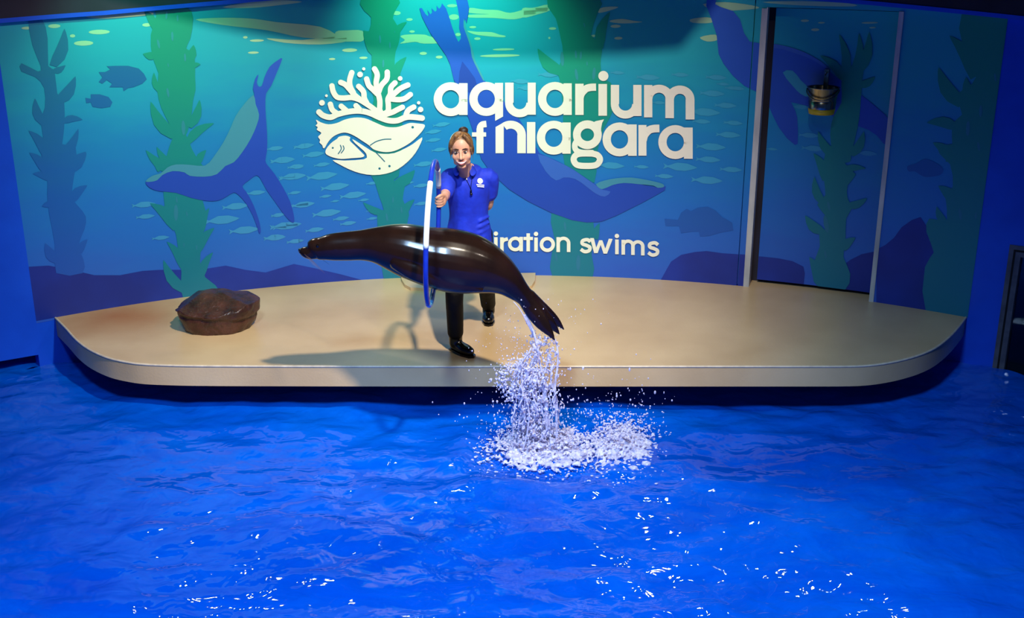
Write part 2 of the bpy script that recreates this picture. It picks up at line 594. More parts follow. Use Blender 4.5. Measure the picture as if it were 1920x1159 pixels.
def disc(x, y, r, ry=None, n=20, tilt=0.0):
    ry = ry or r
    ct, st = math.cos(tilt), math.sin(tilt)
    return [(x + r * math.cos(a) * ct - ry * math.sin(a) * st, y + r * math.cos(a) * st + ry * math.sin(a) * ct) for a in (2 * math.pi * k / n for k in range(n))]


def ring(x, y, ro, ri, rox=None, rix=None, n=36, a0=0, a1=360):
    rox = rox or ro; rix = rix or ri
    out = []
    N = max(4, int(n * (a1 - a0) / 360))
    for k in range(N):
        a = math.radians(a0 + (a1 - a0) * k / N); b = math.radians(a0 + (a1 - a0) * (k + 1) / N)
        out.append([(x + rox * math.cos(a), y + ro * math.sin(a)), (x + rox * math.cos(b), y + ro * math.sin(b)),
                    (x + rix * math.cos(b), y + ri * math.sin(b)), (x + rix * math.cos(a), y + ri * math.sin(a))])
    return out


def rect(x0, y0, x1, y1):
    return [(x0, y0), (x1, y0), (x1, y1), (x0, y1)]


MAIN = (RW, None, None, 0.0, WT, wall_back)
DOOR = (RW + DREC, S1 + 0.06, S2 - 0.012, 0.02, DTOP - 0.016, door)
LAY = 0.0016


def decal(name, polys, m, layer, surfaces=('main',)):
    """lay pixel-traced polygons as thin paint on the wall / door surface they are painted on"""
    made = []
    for sname in surfaces:
        if sname == 'main':
            regs = [(RW, S0, GJ, 0.0, WT), (RW, GJ + GW, S1 - 0.046, 0.0, WT), (RW, S1 - 0.046, S2, DTOP, WT), (RW, S2 + 0.005, S3, 0.0, WT)]
            par = wall_back
        elif sname == 'wall':
            regs = [(RW, S0, GJ, 0.0, WT), (RW, GJ + GW, S1 - 0.046, 0.0, WT)]; par = wall_back
        elif sname == 'head':
            regs = [(RW, S1 - 0.046, S2, DTOP, WT)]; par = wall_back
        elif sname == 'panel':
            regs = [(RW, S2 + 0.005, S3, 0.0, WT)]; par = wall_back
        else:
            regs = [(RW + DREC, S1 + 0.056, S2 - 0.013, 0.035, DTOP - 0.016)]; par = door
        full = bmesh.new()
        for (r, s0, s1, z0, z1) in regs:
            bm = bmesh.new()
            for pi_, poly in enumerate(polys):
                P = [hit(x, y, r) for x, y in poly]
                if max(p[0] for p in P) < s0 or min(p[0] for p in P) > s1:
                    continue
                vs = [bm.verts.new((p[0], p[1], (pi_ % 9) * 0.00015)) for p in P]
                if len(vs) <= 4:
                    try: bm.faces.new(vs)
                    except ValueError: pass
                else:
                    for tri in tessellate_polygon([[Vector((p[0], p[1], 0)) for p in P]]):
                        try: bm.faces.new([vs[i] for i in tri])
                        except ValueError: pass
            for co, no in (((s0, 0, 0), (-1, 0, 0)), ((s1, 0, 0), (1, 0, 0)), ((0, z0, 0), (0, -1, 0)), ((0, z1, 0), (0, 1, 0))):
                if bm.faces:
                    bmesh.ops.bisect_plane(bm, geom=bm.verts[:] + bm.edges[:] + bm.faces[:], dist=1e-6, plane_co=co, plane_no=no, clear_outer=True)
            if bm.faces:
                lo = min(v.co.x for v in bm.verts); hi_ = max(v.co.x for v in bm.verts)
                k = math.ceil(lo / 0.1)
                while k * 0.1 < hi_:
                    bmesh.ops.bisect_plane(bm, geom=bm.verts[:] + bm.edges[:] + bm.faces[:], dist=1e-6, plane_co=(k * 0.1, 0, 0), plane_no=(1, 0, 0))
                    k += 1
                mp = {}
                for v in bm.verts:
                    p = arc(v.co.x, r - layer * LAY - v.co.z)
                    mp[v] = full.verts.new((p.x, p.y, v.co.y))
                for f in bm.faces:
                    full.faces.new([mp[v] for v in f.verts])
            bm.free()
        if not full.faces:
            full.free(); continue
        for f in full.faces:
            f.normal_update()
            if f.normal.dot(Vector((CC.x, CC.y, 0)) - f.calc_center_median()) < 0:
                f.normal_flip()
        me = bpy.data.meshes.new(name)
        full.to_mesh(me); full.free()
        me.materials.append(m)
        o = link(bpy.data.objects.new(name, me), par)
        made.append(o)
    return made


# seabed
bed = [(40, 502), (56, 500), (91, 498), (134, 506), (177, 516), (225, 516), (267, 508), (300, 506), (375, 506), (423, 498), (460, 506), (498, 511), (551, 495), (590, 503), (637, 514), (690, 528), (690, 560), (40, 640)]
decal('painted_seabed', [bed], M_bed, 1)
decal('painted_seabed', [zP([(1150, 690), (1200, 600), (1240, 530), (1330, 470), (1450, 445), (1560, 435), (1700, 455), (1850, 465), (2000, 470), (2000, 800), (1150, 800)])], M_bed, 1, ('wall',))
decal('painted_seabed', [zM([(-190, 770), (0, 790), (100, 810), (180, 850), (190, 900), (170, 1100), (-190, 1100)]), zM([(440, 860), (520, 800), (600, 760), (720, 735), (720, 1150), (440, 1150)])], M_bed, 1, ('door',))
decal('painted_boulder', [zO([(-60, 680), (0, 650), (60, 600), (110, 530), (180, 480), (240, 460), (280, 520), (300, 620), (380, 720), (340, 780), (270, 800), (280, 1120), (-60, 1120)])], M_bed, 2, ('panel',))

# surface light on the painted water
glints = zT([(558, 180, 120, 26), (470, 243, 110, 28), (408, 202, 30, 18), (150, 158, 60, 16), (305, 147, 70, 22), (825, 140, 50, 20), (1380, 210, 26, 14), (1445, 228, 80, 14), (1425, 296, 62, 13), (1868, 332, 36, 12)])
glints += zG([(600, 142, 90, 45), (740, 212, 70, 30), (768, 343, 60, 28), (890, 580, 80, 34), (240, 628, 90, 26), (90, 545, 165, 40)])
glints += zB([(675, 295, 75, 25), (725, 420, 70, 30), (310, 620, 75, 32), (1010, 537, 240, 24), (970, 605, 440, 30), (515, 375, 60, 36), (450, 62, 110, 34), (470, 185, 110, 60)])
glints += zI([(325, 310, 80, 28), (290, 412, 24, 24), (770, 390, 60, 26), (1010, 285, 110, 34), (1040, 415, 90, 30), (430, 35, 50, 34)])
glints += zD([(770, 150, 60, 18), (845, 215, 60, 20), (890, 165, 50, 12), (1240, 165, 120, 14), (1260, 200, 50, 12)])
for g in glints:
    ob = decal('painted_glint', [disc(g[0], g[1], g[2] / 2, g[3] / 2, 14, -0.02)], M_glint, 1, ('door',) if 1445 < g[0] < 1690 else ('main',))
bands = [smooth2(zG([(-60, 345), (60, 330), (230, 335), (240, 440), (120, 452), (-60, 440)])),
         smooth2(zG([(640, 395), (720, 375), (900, 376), (960, 395), (1150, 440), (1150, 465), (900, 474), (800, 455), (640, 474), (690, 435)])),
         smooth2(zB([(615, 335), (720, 345), (880, 350), (960, 375), (1030, 390), (1000, 405), (800, 390), (680, 370)]))]
for b in bands:
    decal('painted_surface_light', [b], M_glint, 1)
dim = [smooth2(zB([(640, 85), (800, 105), (950, 110), (1080, 140), (1250, 100), (1490, 60), (1490, 120), (1300, 165), (1130, 210), (900, 195), (640, 190), (640, 160), (860, 155), (640, 140)])),
       smooth2(zT([(1100, 110), (1250, 100), (1420, 105), (1560, 125), (1800, 150), (1900, 215), (1700, 210), (1500, 170), (1250, 140)])),
       smooth2(zT([(1500, 215), (1700, 225), (1900, 200), (1960, 230), (1800, 250), (1600, 240)])),
       smooth2(zT([(480, 92), (560, 78), (700, 70), (820, 62), (860, 80), (700, 98), (560, 104)])),
       smooth2(zT([(1250, 40), (1420, 10), (1560, 0), (1700, 10), (1560, 30), (1400, 45)])),
       smooth2(zI([(0, 90), (120, 85), (270, 50), (300, 110), (150, 160), (0, 190)])),
       smooth2(zI([(830, 100), (900, 75), (1040, 75), (960, 110), (830, 140)])),
       smooth2(zI([(960, 220), (1080, 205), (1200, 225), (1300, 240), (1100, 255), (960, 240)])),
       smooth2(zD([(10, 270), (120, 250), (135, 290), (60, 300)])), smooth2(zD([(-60, 140), (40, 125), (100, 135), (90, 165), (-40, 165)])),
       smooth2([(1318, 8), (1360, 4), (1410, 10), (1420, 16), (1350, 20)]), smooth2([(1430, 4), (1500, 2), (1590, 6), (1600, 12), (1500, 10)])]
for b in dim:
    decal('painted_surface_light', [b], M_glint, 1)

# small fish of the painted shoal
shoal = [(*zQ([f])[0], -8) for f in [(165, 255, 120), (400, 240, 190), (215, 355, 210), (330, 410, 150), (300, 495, 240), (550, 490, 280), (480, 310, 200), (550, 395, 150), (660, 580, 260), (320, 630, 120), (580, 660, 110), (810, 650, 240), (900, 690, 100), (390, 730, 220), (590, 800, 260), (710, 845, 150), (770, 885, 150), (490, 940, 170), (260, 905, 260), (180, 820, 120), (150, 1000, 180), (330, 1035, 150), (970, 550, 110), (1280, 545, 90), (1380, 570, 140), (1380, 720, 130), (960, 780, 90), (970, 845, 100), (660, 700, 80), (1400, 390, 180), (1480, 190, 140), (1530, 270, 140), (1550, 60, 160), (1480, 120, 150)]]
shoal += [(*zA([f])[0], -6) for f in [(60, 920, 150), (70, 990, 120), (830, 590, 110), (880, 660, 150), (940, 755, 160), (720, 850, 120), (600, 930, 170), (520, 1010, 220), (650, 1070, 190), (890, 1045, 190), (830, 1115, 140), (950, 1135, 110), (160, 1115, 110), (960, 700, 90), (1000, 575, 110), (990, 920, 120), (850, 980, 90)]]
shoal += [(*zR([f])[0], 3) for f in [(270, 200, 160), (790, 185, 110), (1020, 220, 190), (1260, 200, 140), (1530, 220, 170), (1500, 340, 200), (1440, 480, 260), (1600, 430, 180), (1620, 650, 200), (1420, 550, 150), (1490, 740, 240), (1470, 835, 200), (1260, 890, 270), (1140, 960, 150), (1460, 990, 250), (1640, 910, 180), (740, 880, 220), (970, 890, 120), (1100, 410, 110), (1650, 300, 120), (1580, 270, 100), (1660, 560, 130), (60, 250, 160), (110, 300, 160)]]
shoal += [(*zD([f])[0], 4) for f in [(280, 640, 120), (250, 890, 150), (740, 775, 140), (800, 980, 160), (830, 1075, 180), (1220, 1110, 160), (530, 1080, 90)]]
for x, y, L, a in shoal:
    L *= 0.95
    h = L * 0.20
    P = [(-.5, -.35), (-.36, -.08), (-.1, -.5), (.2, -.45), (.42, -.15), (.5, 0), (.4, .2), (.15, .48), (-.12, .45), (-.36, .12), (-.5, .38), (-.45, 0)]
    ca, sa = math.cos(math.radians(a)), math.sin(math.radians(a))
    poly = [(x + u * L * ca - v * h * 1.2 * sa, y + u * L * sa + v * h * 1.2 * ca) for u, v in P]
    decal('painted_fish', [poly], M_fish, 2, ('door',) if 1440 < x < 1640 else ('wall',))

decal('painted_reef_fish', [zT([(555, 405), (590, 405), (620, 390), (600, 372), (650, 370), (720, 370), (780, 385), (810, 415), (825, 445), (800, 470), (750, 490), (720, 495), (695, 512), (690, 490), (640, 490), (615, 490), (630, 470), (600, 450), (575, 470), (555, 460), (575, 435)])], M_reef, 2)
decal('painted_reef_fish', [zT([(480, 550), (510, 555), (510, 530), (560, 530), (610, 545), (632, 575), (620, 600), (570, 608), (520, 600), (510, 575), (485, 580)])], M_reef, 2)
decal('painted_reef_fish', [zP([(1180, 145), (1300, 155), (1330, 90), (1380, 55), (1420, 75), (1480, 45), (1570, 35), (1640, 70), (1700, 130), (1790, 180), (1800, 250), (1680, 270), (1580, 300), (1500, 305), (1490, 260), (1430, 260), (1330, 275), (1310, 210), (1190, 210)])], M_reef, 2, ('wall',))
decal('painted_reef_fish', [smooth2(zO([(150, 115), (210, 95), (270, 65), (340, 90), (390, 130), (380, 170), (320, 185), (260, 185), (200, 150), (160, 150)]))], M_reef, 2, ('panel',))


def kelp(stems, leaves, m, layer, surf, slits=()):
    polys = [smooth2(s, 2) for s in stems]
    for zf, L in leaves:
        for b, t, w in L:
            (bx, by), (tx, ty) = zf([b, t])
            k = math.hypot(bx - tx, by - ty) / math.hypot(b[0] - t[0], b[1] - t[1])
            polys.append(leaf((bx, by), (tx, ty), w * k * 1.15, random.choice((-0.1, 0.1))))
    decal('painted_kelp', polys, m, layer, surf)
    for zf, L in slits:
        for x, y, h in L:
            (px, py, hh), = zf([(x, y, h)])
            decal('painted_kelp_gap', [disc(px, py, hh * 0.13, hh * 0.5, 10, random.uniform(-.25, .1))], M_kelpslit, layer + 1, surf)


kelp([zE([(195, 45), (415, 45), (470, 130), (450, 280), (420, 350), (480, 400), (485, 560), (488, 650), (470, 730), (450, 890), (400, 1010), (345, 1010), (300, 900), (240, 780), (210, 650), (220, 530), (175, 410), (165, 250), (205, 110)]),
      [(327, 250), (347, 250), (360, 280), (372, 300), (385, 320), (380, 345), (378, 370), (385, 395), (382, 430), (378, 460), (375, 490), (385, 520), (413, 548), (345, 566), (340, 510), (335, 480), (330, 440), (318, 410), (308, 380), (306, 350), (305, 315), (310, 300)]],
     [(zE, [((190, 200), (115, 75), 50), ((200, 400), (108, 390), 50), ((430, 440), (475, 325), 60), ((470, 480), (524, 465), 30), ((225, 660), (187, 525), 40), ((335, 990), (163, 735), 80), ((440, 920), (518, 722), 60), ((430, 1030), (622, 892), 60)]),
      (zF, [((330, 170), (95, 5), 70), ((300, 120), (180, -20), 50), ((500, 110), (565, 5), 50), ((200, 170), (163, 115), 30), ((330, 610), (128, 418), 85), ((360, 580), (245, 395), 70), ((530, 630), (588, 455), 55), ((490, 800), (628, 608), 70), ((380, 910), (258, 715), 60), ((400, 1100), (232, 858), 75), ((530, 980), (618, 798), 55)])],
     M_kelp, 3, ('wall',), [(zE, [(278, 110, 60), (358, 130, 50), (320, 262, 70), (220, 318, 70), (412, 415, 60), (290, 470, 30), (288, 670, 70), (400, 925, 110)]), (zF, [(415, 500, 40), (335, 390, 50), (490, 760, 40), (392, 740, 35), (410, 950, 25), (330, 490, 130)])])
kelp([zG([(215, -20), (620, -20), (600, 90), (560, 200), (640, 330), (620, 480), (590, 560), (580, 720), (640, 800), (620, 1180), (370, 1180), (330, 740), (330, 600), (290, 560), (250, 440), (240, 330), (300, 340), (325, 190), (250, 120)]),
      [(700, 190), (752, 190), (748, 330), (702, 330)],
      zH([(270, 80), (495, 80), (495, 220), (600, 150), (600, 250), (580, 370), (620, 450), (640, 520), (620, 620), (610, 1120), (400, 1120), (340, 610), (350, 480), (400, 470), (360, 350), (320, 220)])],
     [(zG, [((590, 370), (712, 238), 60), ((590, 820), (708, 618), 80)]), (zH, [((510, 230), (695, 95), 90), ((390, 500), (205, 398), 60), ((590, 510), (692, 372), 60)])],
     M_kelp, 3, ('wall',), [(zG, [(420, 425, 90), (527, 490, 70), (580, 345, 25), (410, 262, 20), (455, 690, 90)]), (zH, [(418, 280, 22), (488, 375, 60), (568, 470, 60), (430, 540, 80)])])
kelp([zI([(265, -20), (830, -20), (820, 130), (740, 380), (860, 480), (850, 640), (850, 740), (880, 870), (960, 900), (1000, 1159), (880, 1400), (800, 1700), (780, 1980), (480, 1950), (440, 1400), (440, 1159), (400, 850), (370, 770), (440, 600), (410, 400), (360, 200)]),
      zC([(560, 690), (840, 760), (830, 1000), (835, 1170), (570, 1170), (560, 1000), (580, 900)])],
     [(zI, [((420, 790), (163, 528), 120), ((840, 520), (952, 128), 100)]), (zC, [((860, 900), (885, 790), 40)])],
     M_kelp, 3, ('wall',), [(zI, [(430, 640, 160), (578, 590, 90), (632, 600, 90), (700, 690, 50), (585, 810, 130), (775, 800, 140), (670, 270, 50)]), (zC, [(650, 810, 60), (740, 1060, 110), (590, 1020, 60)])])
kelp([zJ([(50, 40), (150, 60), (190, 200), (195, 400), (240, 430), (260, 600), (310, 660), (310, 850), (290, 1000), (270, 1170), (150, 1170), (170, 1000), (140, 800), (170, 700), (165, 560), (100, 480), (0, 440), (0, 380), (120, 440), (140, 400), (80, 250)]),
      zK([(150, -20), (420, -20), (410, 200), (390, 360), (440, 440), (500, 520), (490, 620), (440, 750), (480, 850), (475, 960), (270, 960), (260, 740), (215, 500), (200, 350), (200, 200)])],
     [(zJ, [((230, 400), (312, 130), 80), ((265, 660), (392, 475), 75), ((160, 820), (98, 635), 60), ((300, 800), (442, 788), 45), ((285, 1050), (413, 855), 60), ((180, 1050), (52, 868), 65), ((170, 1160), (58, 1028), 60), ((330, 1159), (472, 1028), 60), ((230, 440), (320, 395), 40)]),
      (zK, [((370, 180), (503, 18), 65), ((390, 400), (512, 278), 65), ((220, 230), (88, 188), 50), ((240, 430), (158, 442), 40), ((290, 870), (183, 728), 75), ((450, 800), (513, 698), 50)])],
     M_kelpfar, 2, ('wall',))

# painted sea lions
decal('painted_sea_lion', [smooth2(zA([(70, 790), (95, 820), (150, 840), (250, 850), (340, 880), (430, 897), (500, 895), (550, 870), (590, 848), (620, 865), (660, 910), (700, 980), (730, 1060), (738, 1088), (748, 1080), (742, 1030), (720, 960), (690, 890), (660, 840), (640, 810), (680, 775), (720, 748), (745, 765), (780, 830), (830, 900), (880, 970), (925, 1020), (945, 1020), (940, 970), (920, 900), (880, 820), (830, 740), (790, 690), (775, 660), (785, 600), (785, 500), (778, 400), (775, 330), (780, 265), (810, 220), (840, 150), (875, 62), (850, 70), (800, 110), (770, 170), (755, 220), (735, 225), (725, 200), (735, 155), (715, 180), (702, 240), (710, 270), (700, 330), (690, 430), (640, 560), (560, 670), (490, 735), (420, 735), (340, 735), (310, 715), (240, 708), (190, 720), (165, 745), (130, 760), (90, 775)]), 2)], M_lion, 5)
decal('painted_sea_lion_belly', [smooth2(zA([(70, 782), (110, 750), (160, 735), (200, 700), (250, 683), (330, 685), (420, 690), (470, 640), (530, 550), (570, 470), (600, 400), (650, 330), (705, 275), (718, 330), (738, 390), (725, 450), (690, 530), (640, 610), (590, 670), (540, 692), (490, 740), (420, 755), (330, 750), (300, 730), (230, 722), (170, 745), (140, 775), (100, 785)]), 2)], M_belly, 6)
lion2 = zB([(95, 90), (120, 85), (160, 150), (185, 175), (195, 155), (180, 105), (215, 155), (235, 130), (225, 85), (265, 125), (285, 110), (280, 60), (310, 95), (330, 70), (340, 35), (385, 90), (420, 190), (450, 290), (490, 400), (520, 455), (545, 420), (545, 370), (525, 300), (530, 200), (510, 80), (485, -30), (610, -30), (635, 80), (620, 180), (605, 250), (590, 200), (580, 290), (610, 390), (650, 520), (670, 620), (720, 720), (790, 860)])
lion2 += [(915, 158), (945, 190), (975, 225), (1000, 268), (1012, 287), (1046, 302), (1073, 316), (1101, 335), (1117, 346), (1128, 353), (1145, 346), (1170, 342), (1192, 343.5), (1214, 348), (1230.6, 350.5), (1248.5, 349), (1247, 356), (1230.6, 365.6), (1206, 379), (1184, 390), (1156, 404), (1128, 415), (1101, 417), (1073, 412.6), (1034.6, 399), (990, 377), (954.5, 354.6), (921, 324), (902, 297), (895, 270), (880, 225), (872, 205), (862, 168), (851, 150), (844, 121), (837, 105), (822, 83), (808, 64), (798, 45), (791, 31)]
decal('painted_sea_lion', [lion2], M_lion, 5)
decal('painted_sea_lion_belly', [smooth2(zC([(465, 320), (520, 440), (590, 500), (640, 480), (720, 490), (800, 545), (860, 590), (920, 610), (960, 575), (900, 562), (860, 532), (800, 492), (700, 422), (600, 372)]), 2)], M_lionmid, 6)
decal('painted_sea_lion_belly', [smooth2(zC([(860, 525), (920, 500), (1000, 485), (1100, 480), (1200, 495), (1290, 515), (1320, 528), (1320, 545), (1280, 550), (1250, 535), (1150, 525), (1050, 517), (970, 532), (900, 560)]), 2)], M_belly, 6)
decal('painted_sea_lion_belly', [zB([(560, 665), (530, 780), (520, 900), (600, 1000), (740, 1000), (700, 850), (620, 740)])], M_liondark, 6)
decal('painted_sea_lion_belly', [smooth2(zB([(580, 200), (600, 300), (640, 420), (680, 560), (700, 650), (760, 780), (800, 870), (785, 870), (720, 740), (665, 620), (650, 520), (610, 390), (575, 290)]), 2)], M_belly, 6)
lion3 = zD([(60, -10), (130, -10), (120, 30), (160, 50), (250, 80), (300, 140), (330, 240), (370, 300), (430, 310), (520, 340), (620, 355), (720, 385), (830, 430), (920, 490), (1000, 560), (1180, 690), (1270, 760), (1350, 830), (1410, 900), (1430, 1060), (1380, 1060), (1340, 1040), (1290, 980), (1230, 940), (1160, 915), (1000, 860), (900, 800), (800, 770), (720, 750), (670, 740), (700, 800), (715, 850), (720, 950), (718, 1040), (700, 1050), (640, 1000), (580, 920), (530, 820), (490, 720), (480, 680), (410, 660), (330, 620), (250, 550), (180, 460), (145, 390), (130, 250), (90, 130), (55, 40)])
decal('painted_sea_lion', [lion3], M_lion, 3, ('wall', 'head', 'door'))
decal('painted_sea_lion_belly', [smooth2(zD([(610, 525), (680, 510), (740, 580), (800, 640), (800, 700), (740, 680), (680, 620)]), 2)], M_fish, 4, ('door',))
decal('painted_sea_lion_belly', [smooth2(zD([(520, 315), (640, 335), (760, 375), (880, 440), (960, 510), (900, 480), (820, 430), (700, 385), (600, 355), (520, 342)]), 2)], M_lionmid, 4, ('door',))
kelp([zL([(480, 420), (600, 330), (590, 500), (580, 620), (570, 760), (550, 900), (500, 1100), (490, 1170), (370, 1170), (330, 950), (360, 800), (420, 700), (420, 560), (430, 450)]),
      zM([(350, -20), (570, -20), (480, 100), (560, 180), (500, 260), (500, 350), (530, 430), (490, 500), (485, 660), (470, 780), (520, 900), (480, 1020), (300, 1010), (240, 880), (300, 700), (290, 560), (350, 590), (340, 480), (280, 400), (340, 330), (330, 220)])],
     [(zL, [((445, 500), (400, 145), 65), ((500, 500), (560, 135), 65), ((550, 460), (642, 128), 75), ((430, 500), (248, 318), 65), ((560, 560), (692, 488), 55), ((370, 1130), (232, 928), 65), ((500, 1120), (602, 928), 65)]),
      (zM, [((340, 220), (253, 28), 65), ((460, 160), (632, 138), 45), ((320, 390), (260, 198), 55), ((500, 410), (642, 352), 50), ((320, 600), (193, 478), 65), ((470, 720), (557, 638), 55), ((270, 900), (223, 778), 50)])],
     M_kelp, 5, ('door',), [(zM, [(365, 410, 70), (345, 540, 130), (340, 760, 60)])])
kelp([zN([(480, 85), (830, 85), (780, 500), (740, 800), (690, 1170), (360, 1170), (410, 1080), (405, 900), (480, 830), (440, 700), (500, 640), (580, 560), (490, 350)]),
      zO([(350, -20), (730, -20), (680, 350), (650, 600), (590, 1000), (575, 1160), (280, 1120), (270, 800), (330, 700), (280, 560), (300, 470), (420, 480), (410, 330), (460, 250), (440, 100)])],
     [(zN, [((570, 560), (388, 258), 95), ((480, 760), (308, 488), 95), ((560, 720), (508, 558), 70), ((440, 920), (223, 888), 70), ((420, 1170), (268, 1032), 75)]), (zO, [((460, 350), (362, 248), 65), ((410, 500), (350, 388), 45)])],
     M_kelp, 3, ('panel',), [(zN, [(615, 805, 90), (522, 930, 110), (600, 1060, 70), (720, 560, 60)]), (zO, [(510, 440, 80), (615, 450, 50)])])


# lettering ------------------------------------------------------------------
def letter(polys, layer=8, m=M_cream):
    return decal('letter', polys, m, layer, ('wall',))


def tr(zf, polys):
    return [zf(p) for p in polys]


def la(zf, cx, cy, r, ri, sx0, sx1, y0, y1):
    letter(tr(zf, ring(cx, cy, r, ri + 4, r, ri) + [rect(sx0, y0, sx1, y1)]))


# first line
la(zU, 1138, 382, 127, 65, 1201, 1265, 262, 500)
letter(tr(zU, ring(1405, 380, 127, 69, 127, 65) + [[(1470, 260), (1531, 260), (1531, 512), (1472, 544)]]))


def lu(zf, x0, x1, x2, x3, yt, yb, dy=0, w=62):
    cx = (x0 + x3) / 2
    ro = (x3 - x0) / 2; ri = (x2 - x1) / 2
    cy = yb - ro * 0.92 + 4
    P = ring(cx - 6, cy, ro * 0.95, ri * 0.93, ro - 6, ri - 2, 40, 0, 180)
    letter(tr(zf, P + [rect(x0, yt, x1, cy), [(x2, yt + dy), (x3, yt + dy), (x3, yb - 12 + dy), (x2, yb - 12 + dy)]]))


lu(zR, -52, 12, 118, 178, 258, 510)
la(zR, 322, 380, 127, 65, 386, 448, 263, 500)


def lr(zf, x0, x1, yt, yb, xe, w):
    letter(tr(zf, [rect(x0, yt, x1, yb)] + stroke([(x0 + 34, yt + 115), (x0 + 46, yt + 75), (x0 + 78, yt + 40), (x0 + 112, yt + 28), (xe, yt + 26)], w, False, 5)))


lr(zR, 474, 537, 266, 500, 630, 55)
letter(tr(zR, [rect(648, 268, 712, 506), disc(685, 208, 38)]))
lu(zR, 741, 803, 909, 971, 275, 520)


def ln(zf, x0, x1, x2, x3, yt, yb, dy=0, ymid=None):
    cx = (x0 + x3) / 2
    ro = (x3 - x0) / 2; ri = (x2 - x1) / 2
    cy = yt + ro * 0.92 - 2 + dy * 0.5
    return tr(zf, ring(cx, cy, ro * 0.95, ri * 0.95, ro, ri, 40, 180, 360) + [rect(x0, yt, x1, yb), rect(x2, cy, x3, yb + dy)])


m1 = ln(zR, 990, 1052, 1150, 1214, 276, 518, 6)
m2 = ln(zR, 1150, 1214, 1302, 1368, 280, 524, 10)
letter(m1 + m2[:-2] + [m2[-1]])
# second line
letter(tr(zU, ring(1215, 702, 84, 36, 84, 36)))
letter(tr(zU, [rect(1332, 600, 1384, 786), rect(1298, 630, 1404, 662)] + stroke([(1358, 610), (1360, 590), (1376, 572), (1406, 567)], 48, False, 5)))
nn = ln(zU, 1475, 1536, 1638, 1702, 548, 786)
letter([q for q in nn[6:-2]] + [zU([(1475, 590), (1536, 556), (1536, 786), (1475, 786)]), nn[-1]])
letter(tr(zR, [rect(112, 553, 175, 787)]))
la(zR, 313, 670, 127, 65, 377, 440, 556, 790)
letter(tr(zR, ring(565, 648, 108, 47, 108, 50) + [[(600, 560), (628, 546), (690, 533), (676, 560), (668, 600), (668, 640), (630, 640)]] +
          stroke([(490, 690), (472, 720), (478, 760), (520, 780), (600, 782)], 42, True, 5) +
          stroke([(600, 789), (640, 800), (660, 832), (640, 868), (600, 880), (520, 880), (480, 868), (462, 832), (480, 800), (520, 789), (600, 789)], 46, True, 5)))
la(zR, 806, 683, 127, 65, 870, 935, 571, 806)
lr(zR, 948, 1008, 575, 805, 1105, 58)
la(zR, 1224, 703, 127, 65, 1289, 1355, 594, 828)
# tag line
W1 = 24


def li(x, yt, yb):
    letter(tr(zC, [rect(x - 12, yt, x + 12, yb), disc(x, yt - 24, 15)]))


def ls(cx, cy, k=1.0):
    letter(tr(zC, stroke([(cx + 34 * k, cy - 26 * k), (cx + 12 * k, cy - 42 * k), (cx - 22 * k, cy - 34 * k), (cx - 24 * k, cy - 12 * k), (cx + 6 * k, cy), (cx + 30 * k, cy + 14 * k), (cx + 24 * k, cy + 38 * k), (cx - 8 * k, cy + 45 * k), (cx - 36 * k, cy + 28 * k)], W1, False, 5)))


li(-152, 880, 975)
letter(ln(zC, -122, -98, -50, -26, 880, 975))
ls(22, 928)
letter(tr(zC, ring(112, 930, 50, 27) + [rect(62, 882, 86, 1018)]))
li(180, 884, 980)
letter(tr(zC, [rect(209, 885, 233, 980)] + stroke([(221, 925), (232, 905), (262, 896)], W1, False, 5)))
letter(tr(zC, ring(312, 930, 50, 27) + [rect(340, 882, 364, 980)]))
letter(tr(zC, [rect(388, 858, 412, 980), rect(368, 882, 432, 904)]))
li(453, 886, 982)
letter(tr(zC, ring(530, 933, 52, 28)))
letter(ln(zC, 592, 616, 663, 687, 884, 985))
ls(791, 940, 0.93)
letter(tr(zC, [[(820, 890), (846, 890), (872, 992), (848, 992)], [(848, 992), (872, 992), (904, 905), (882, 905)], [(882, 905), (904, 905), (936, 996), (912, 996)], [(912, 996), (936, 996), (974, 896), (948, 894)]]))
li(1003, 900, 1000)
n1 = ln(zC, 1034, 1058, 1100, 1124, 902, 1003, 2)
n2 = ln(zC, 1100, 1124, 1167, 1191, 906, 1005, 3)
letter(n1 + n2[:-2] + [n2[-1]])
ls(1250, 962, 0.95)

# round emblem beside the lettering ------------------------------------------
emb = []
for P in ([(212, 255), (225, 310), (260, 360), (320, 370), (400, 365), (470, 385), (530, 420), (590, 460), (640, 500)],
          [(295, 222), (340, 245), (390, 300), (430, 345), (480, 385)], [(400, 130), (380, 200), (385, 260), (415, 320)],
          [(465, 260), (510, 310), (518, 370), (540, 415)], [(540, 190), (560, 250), (600, 290), (640, 330)],
          [(615, 95), (640, 150), (630, 230), (645, 310), (665, 400), (660, 500)], [(735, 125), (730, 190), (680, 250), (655, 310)],
          [(808, 227), (770, 270), (765, 330), (742, 380), (745, 440), (740, 495), (690, 525)], [(930, 247), (860, 280), (800, 330), (765, 360)],
          [(953, 337), (900, 375), (840, 385), (765, 378)], [(878, 457), (830, 480), (780, 505), (700, 530)]):
    emb += stroke(zS(P), 51 * 0.1985, True, 5)
emb += stroke(zS([(90, 502), (130, 535), (200, 551), (270, 522), (380, 497), (480, 492), (570, 512), (660, 552), (750, 582), (830, 582), (900, 555), (960, 548), (1064, 559)]), 54 * 0.1985, True, 5)
for P in ([(197, 428), (215, 480), (255, 512)], [(300, 447), (350, 490)], [(440, 442), (480, 485)], [(985, 455), (930, 490), (905, 555)]):
    emb += stroke(zS(P), 51 * 0.1985, True, 5)
emb.append(zS([(580, 478), (690, 478), (730, 570), (650, 570)]))
decal('emblem_coral', emb, M_cream, 8, ('wall',))
